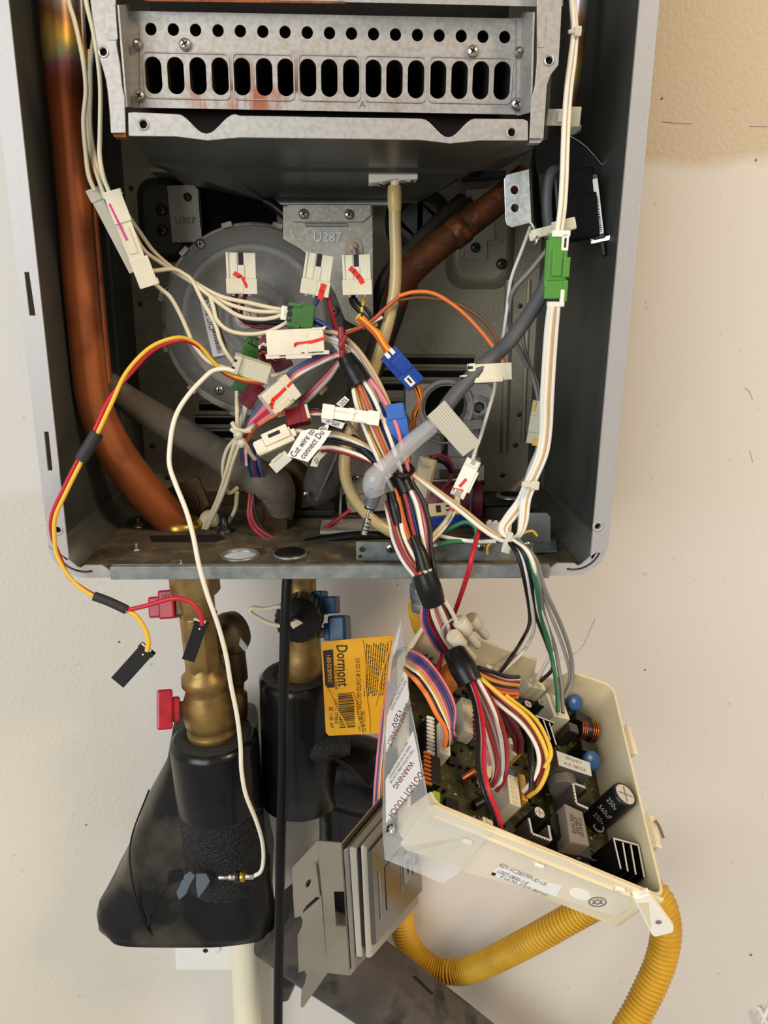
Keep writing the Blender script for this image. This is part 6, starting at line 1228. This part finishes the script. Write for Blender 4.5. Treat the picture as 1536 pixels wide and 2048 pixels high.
# ---- cream leads dropping from the tangle to the floor fitting
T = thing('cream_leads', 'cream leads tied by beaded nylon tie above grey pipe', 'wires', at(478, 870, .05))
for pts in ([(474, 782, .058), (474, 820, .055), (474, 868, .05), (462, 910, .05), (448, 960, .06), (430, 1010, .08), (398, 1074, .1)], [(480, 880, .05), (466, 920, .052), (452, 970, .062), (432, 1020, .08), (404, 1076, .1)], [(476, 872, .05), (454, 900, .055), (446, 940, .06), (455, 985, .075), (476, 975, .08)], [(474, 985, .08), (470, 1020, .09), (450, 1052, .1), (420, 1070, .102), (402, 1072, .1)], [(478, 870, .05), (492, 890, .05), (500, 905, .055), (510, 918, .06)]): wire(T, pts, 4.3, 'cream', n=8)
obj('tie_loop', MB().tube([at(462, 858, .045), at(476, 866, .044), at(498, 858, .046), at(508, 850, .05)], .0016, 8, 4), 'nylon_clear', T)
obj('tie_loop', MB().tube([at(464, 845, .046), at(472, 858, .044), at(486, 862, .044), at(500, 862, .046)], .0016, 8, 4), 'nylon_clear', T)
for x, y in [(476, 870), (482, 887)]: obj('tie_bead', MB().lathe(at(x, y, .042), (0, -1, 0), [(-.003, .0001), (-.0025, .002), (0, .0032), (.002, .0026), (.003, .0001)], 14), 'nylon_clear', T)
T = thing('floor_wire_pair', 'red and dark wire pair curving over the case floor', 'wires', at(505, 1040, .08))
wire(T, [(498, 950, .08), (500, 990, .08), (497, 1030, .076), (508, 1058, .075), (535, 1078, .074), (575, 1088, .074), (620, 1080, .08), (660, 1050, .09), (700, 1020, .1)], 4, 'darkred'); wire(T, [(504, 950, .08), (506, 990, .08), (503, 1028, .076), (514, 1054, .075), (542, 1073, .074), (600, 1086, .076), (650, 1060, .088), (695, 1024, .1)], 3.6, 'maroon'); wire(T, [(508, 960, .08), (509, 1010, .077), (522, 1054, .075), (560, 1082, .074), (610, 1088, .074)], 3, 'black')
# ---- paper flags
T = thing('lettered_tag', 'white paper tag reading Cut wire, folded over cream wires', 'tag', at(615, 890, .012))
q = [(603, 862), (620, 858), (640, 860), (663, 862), (650, 882), (636, 900), (616, 924), (574, 912), (588, 886)]
obj('paper_flag', MB().plate([pxpoly(q, .010)], V((0, .0006, 0))), 'paper', T)
def tt(s_, x0, y0, x1, y1, sz, sx=1.): A, B = at(x0, y0, .0094), at(x1, y1, .0094); txt('tag_text', s_, (A+B)/2, B-A, EY.cross(A-B) if EY.cross(A-B).z > 0 else -EY.cross(A-B), sz, 'ink_black', T, sx=sx)
tt('Cut wire to', 588, 908, 622, 864, .0058, .78); tt('connect Du', 606, 912, 642, 866, .0058, .78)
for nm, q, s_, (x0, y0, x1, y1), Y in (('small_tag', [(672, 808), (690, 792), (699, 800), (684, 816)], 'EZC', (692, 797, 679, 811), .03), ('small_tag', [(643, 836), (650, 836), (690, 846), (684, 858), (668, 853), (643, 844)], 'EMS or', (684, 851, 646, 841), .02), ('small_tag', [(638, 856), (655, 848), (658, 852), (654, 862), (636, 864)], 'SW', (650, 854, 640, 860), .02), ('small_tag', [(640, 900), (655, 898), (656, 904), (640, 920), (634, 934), (620, 932), (626, 916)], 'SCI', (636, 926, 632, 918), .03)):
    lbl = {'EZC': 'tiny white tag lettered EZC behind slim white connector', 'EMS or': 'tiny white tag lettered EMS or under slim white connector', 'SW': 'tiny white tag scrap between slim connector and lettered tag', 'SCI': 'cream paper strip wrapped on dark foam boot'}[s_]
    T = thing(nm, lbl, 'tag', at(*q[0], Y)); obj('paper_flag', MB().plate([pxpoly(q, Y)], V((0, .0006, 0))), 'paper' if s_ != 'SCI' else 'paper_dull', T)
    A, B = at(x0, y0, Y-.0005), at(x1, y1, Y-.0005); rr_ = (B-A).normalized(); txt('tag_text', s_, (A+B)/2, rr_, EY.cross(-rr_) if s_ == 'SCI' else EY.cross(-rr_), .0036, 'ink_black', T, sx=.8)
# ================================================================== MAIN HARNESS TRUNK
H = thing('main_harness', 'thick bundle of coloured wires bound with black tape, down into box', 'wiring harness', at(790, 930, .02))
def tapewrap(pts, r, label=None):
    P = [at(*p) for p in pts]; k = sc(P[0]); rr_ = r if isinstance(r, list) else [r]*len(P)
    return obj('tape_wrap', MB().tube(P, [x*k for x in rr_], 16, 4), 'tape_black', H, label)
# curved wires left of the red tie
left = [('lblue', 0), ('blue', 6), ('pink', 13), ('white', 20), ('maroon', 26), ('violet', 31), ('orange', 36), ('lgrey', 41), ('red', 9), ('pink', 29)]
for c, o in left:
    wire(H, [(706, 716+o*.25, .042), (680, 700+o*.5, .046), (640, 712+o*.7, .05), (590, 738+o*.8, .052), (548, 776+o*.9, .054), (514, 818+o, .056), (494, 856+o*.7, .056), (484+o*.3, 890, .058), (486+o*.3, 930, .062)] if o < 24 else [(708, 716+o*.2, .044), (684, 706+o*.4, .048), (660, 722+o*.8, .052), (630, 750+o*.9, .056), (600, 776+o, .06)], 4.4, c)
for i, c in enumerate(('pink', 'red', 'red', 'pink', 'orange')): wire(H, [(548+i*5, 802+i*5, .05), (524+i*3, 822+i*4, .052), (502+i*2, 845+i*3, .054), (490+i, 872+i*2, .056)], 4.4, c)
for i in range(6): wire(H, [(492+i*4, 880, .064), (498+i*3, 905, .066), (500+i*4, 935, .07), (508+i*4, 960, .08)], 5, ('blue', 'lblue', 'maroon', 'blue', 'black', 'lblue')[i])
bundle(H, [(586, 640, .055), (630, 650, .052), (668, 676, .048), (700, 712, .042)], ['blue', 'black', 'lblue', 'lgrey'], 6, 4.5)
bundle(H, [(640, 672, .05), (672, 676, .046), (706, 700, .04), (735, 740, .034), (760, 790, .03), (785, 850, .028), (800, 905, .026)], ['tan', 'white', 'offwhite', 'lgrey'], 6, 4.3)
tapewrap([(690, 712, .036), (704, 738, .034), (722, 770, .030)], [16, 23, 25])
obj('red_tie', MB().tube([at(681, 655, .036), at(684, 690, .034), at(685, 722, .034)], .0020, 8, 4), 'w_darkred', H, 'red twist tie'); obj('red_tie', MB().tube([at(690, 672, .034), at(682, 690, .032), at(686, 700, .034)], .0018, 8, 4), 'w_darkred', H, 'red twist tie')
bundle(H, [(718, 756, .032), (738, 800, .028), (762, 860, .025), (786, 920, .022), (806, 975, .018)], ['pink', 'gold', 'blue', 'white', 'blue', 'tan', 'dorange', 'white', 'yellow', 'offwhite'], 6.2, 4.4, taper=[.55, .95, 1.1, .9, .7])
# wires joining from the lettered tag
for i, (c, y0) in enumerate((('tan', 868), ('white', 872), ('white', 896), ('darkred', 900), ('black', 880))): wire(H, [(630+i*4, y0, .03), (670, y0-2+i, .028), (712, y0+12, .026), (748, y0+34-i*2, .024), (776, 938+i*6, .02), (798, 972+i*3, .018)], 4.6, c)
tapewrap([(700, 874, .03), (726, 896, .028), (752, 922, .026)], [8, 12, 13])
obj('rubber_ring', MB().tube([at(805+20*math.cos(a), 940+12*math.sin(a), .016+.012*math.sin(a+3.14)) for a in [i*6.2832/16 for i in range(17)]], .0016, 8, 2), 'black_plastic', H)
tapewrap([(796, 948, .018), (806, 968, .016), (814, 985, .014)], [20, 20, 19])
bundle(H, [(806, 970, .016), (820, 1010, .010), (832, 1055, .004), (842, 1100, -.004), (856, 1152, -.014)], ['black', 'red', 'pink', 'white', 'grey', 'blue', 'darkred', 'black', 'orange', 'orange', 'dorange'], 5.4, 4.5, taper=[.75, 1.05, 1.05, .75, .55])
bundle(H, [(780, 1000, .012), (790, 1040, .006), (798, 1075, .0), (816, 1115, -.008), (846, 1155, -.014)], ['white', 'red', 'cream', 'darkred', 'white'], 5.5, 4.4)
tapewrap([(780, 985, .010), (788, 1015, .006), (796, 1048, .002)], [8, 11, 9]); tapewrap([(826, 1072, -.006), (840, 1105, -.010), (850, 1140, -.014)], [8, 14, 16])
tapewrap([(848, 1146, -.016), (858, 1176, -.018), (868, 1206, -.018)], [23, 26, 24])
bundle(H, [(866, 1200, -.018), (874, 1232, -.010), (890, 1270, .006), (912, 1308, .03)], ['white', 'black', 'darkred', 'white', 'cream', 'pink', 'white', 'darkred', 'red', 'blue', 'pink'], 5.4, 4.4, taper=[.7, 1.15, 1.1, .75])
wire(H, [(930, 1238, .0), (905, 1238, -.006), (886, 1256, -.004), (888, 1276, .004)], 3, 'lgrey')
for A, B in (((918, 1240, -.004), (958, 1296, .004)), ((905, 1270, -.010), (950, 1322, .0)), ((940, 1236, .012), (975, 1276, .02))):
    a_, b_ = at(*A), at(*B); d = (b_-a_).normalized(); L_ = (b_-a_).length; k = sc(a_)
    obj('crimp_cap', MB().lathe(a_, d, [(0, 14*k), (.001, 16*k), (L_*.36, 15*k), (L_*.42, 11*k), (L_*.5, 9.5*k), (L_*.86, 9.5*k), (L_*.95, 7*k), (L_, .0001)], 18), 'cap_clear', H)
tapewrap([tb(910, 1306, .012), tb(926, 1336, .012), tb(942, 1366, .010)], [23, 27, 24])
def run(cols, pts, pitch=5.5, r=4.6, taper=None): return bundle(H, [tb(*p) for p in pts], cols, pitch, r, layers=1.5, taper=taper)
run(['red', 'white', 'black'], [(936, 1358, .008), (954, 1408, .010), (962, 1470, .012), (962, 1530, .010), (972, 1580, .008), (992, 1630, .0), (996, 1655, -.006), (986, 1668, -.014)])
run(['white', 'pink', 'grey', 'darkred', 'cream'], [(944, 1360, .008), (968, 1410, .006), (988, 1465, .004), (1000, 1520, .002), (996, 1556, -.004), (986, 1574, -.012)], 6.5, 4.6, [.7, 1, 1.1, 1, .7, .5])
run(['darkred', 'white'], [(952, 1356, .008), (984, 1410, .008), (1006, 1470, .008), (1012, 1530, .004), (1002, 1560, -.004), (990, 1580, -.012)], 8)
run(['black', 'white', 'darkred', 'gold', 'blue', 'dorange', 'orange', 'orange'], [(950, 1346, .010), (980, 1362, .008), (1010, 1372, .004), (1036, 1374, -.004)], 6, 4.4, [.6, .9, 1, 1])
run(['yellow', 'darkred', 'white'], [(954, 1362, .008), (1000, 1398, .012), (1048, 1440, .014), (1078, 1486, .012), (1086, 1530, .006), (1072, 1568, -.002), (1052, 1588, -.012)], 8, 4.8)
run(['yellow'], [(1010, 1392, .014), (1068, 1436, .016), (1092, 1478, .014), (1100, 1508, .012), (1088, 1536, .006)], 8, 4.8)
run(['maroon', 'maroon', 'maroon'], [(956, 1366, .006), (992, 1410, .004), (1022, 1450, .002), (1036, 1480, -.004), (1036, 1505, -.014)], 6, 5)
run(['black'], [(1040, 1420, .004), (1058, 1470, .004), (1062, 1530, .002), (1064, 1580, -.006)], 5, 6)
run(['white', 'pink'], [(948, 1362, .002), (962, 1430, -.002), (976, 1490, -.006), (984, 1530, -.014)], 8, 4)
# ---- rainbow bundle from controller to box
T = thing('rainbow_wires', 'flat bundle of rainbow wires entering box beside warning sheet', 'wires', at(800, 1312, .09))
for i, c in enumerate(('pink', 'violet', 'blue', 'violet', 'pink', 'gold', 'white', 'black', 'orange')):
    d = (i-4)*6.2
    wire(T, [(748+i*1.5, 1632, .03), (752+i*1.5, 1560, .04), (762+i*1.2, 1460, .06), (776-d*.1, 1360, .085), (796-d*.1, 1316+d*.6, .098), tb(830-d*.35, 1330+d*.8, .004), tb(866-d*.6, 1372+d*.6, .006), tb(890-d*.7, 1420+d*.3, .002), tb(899-d*.25, 1462, -.004), tb(902-d*.5, 1484+d*.4, -.014)], 4.4, c)
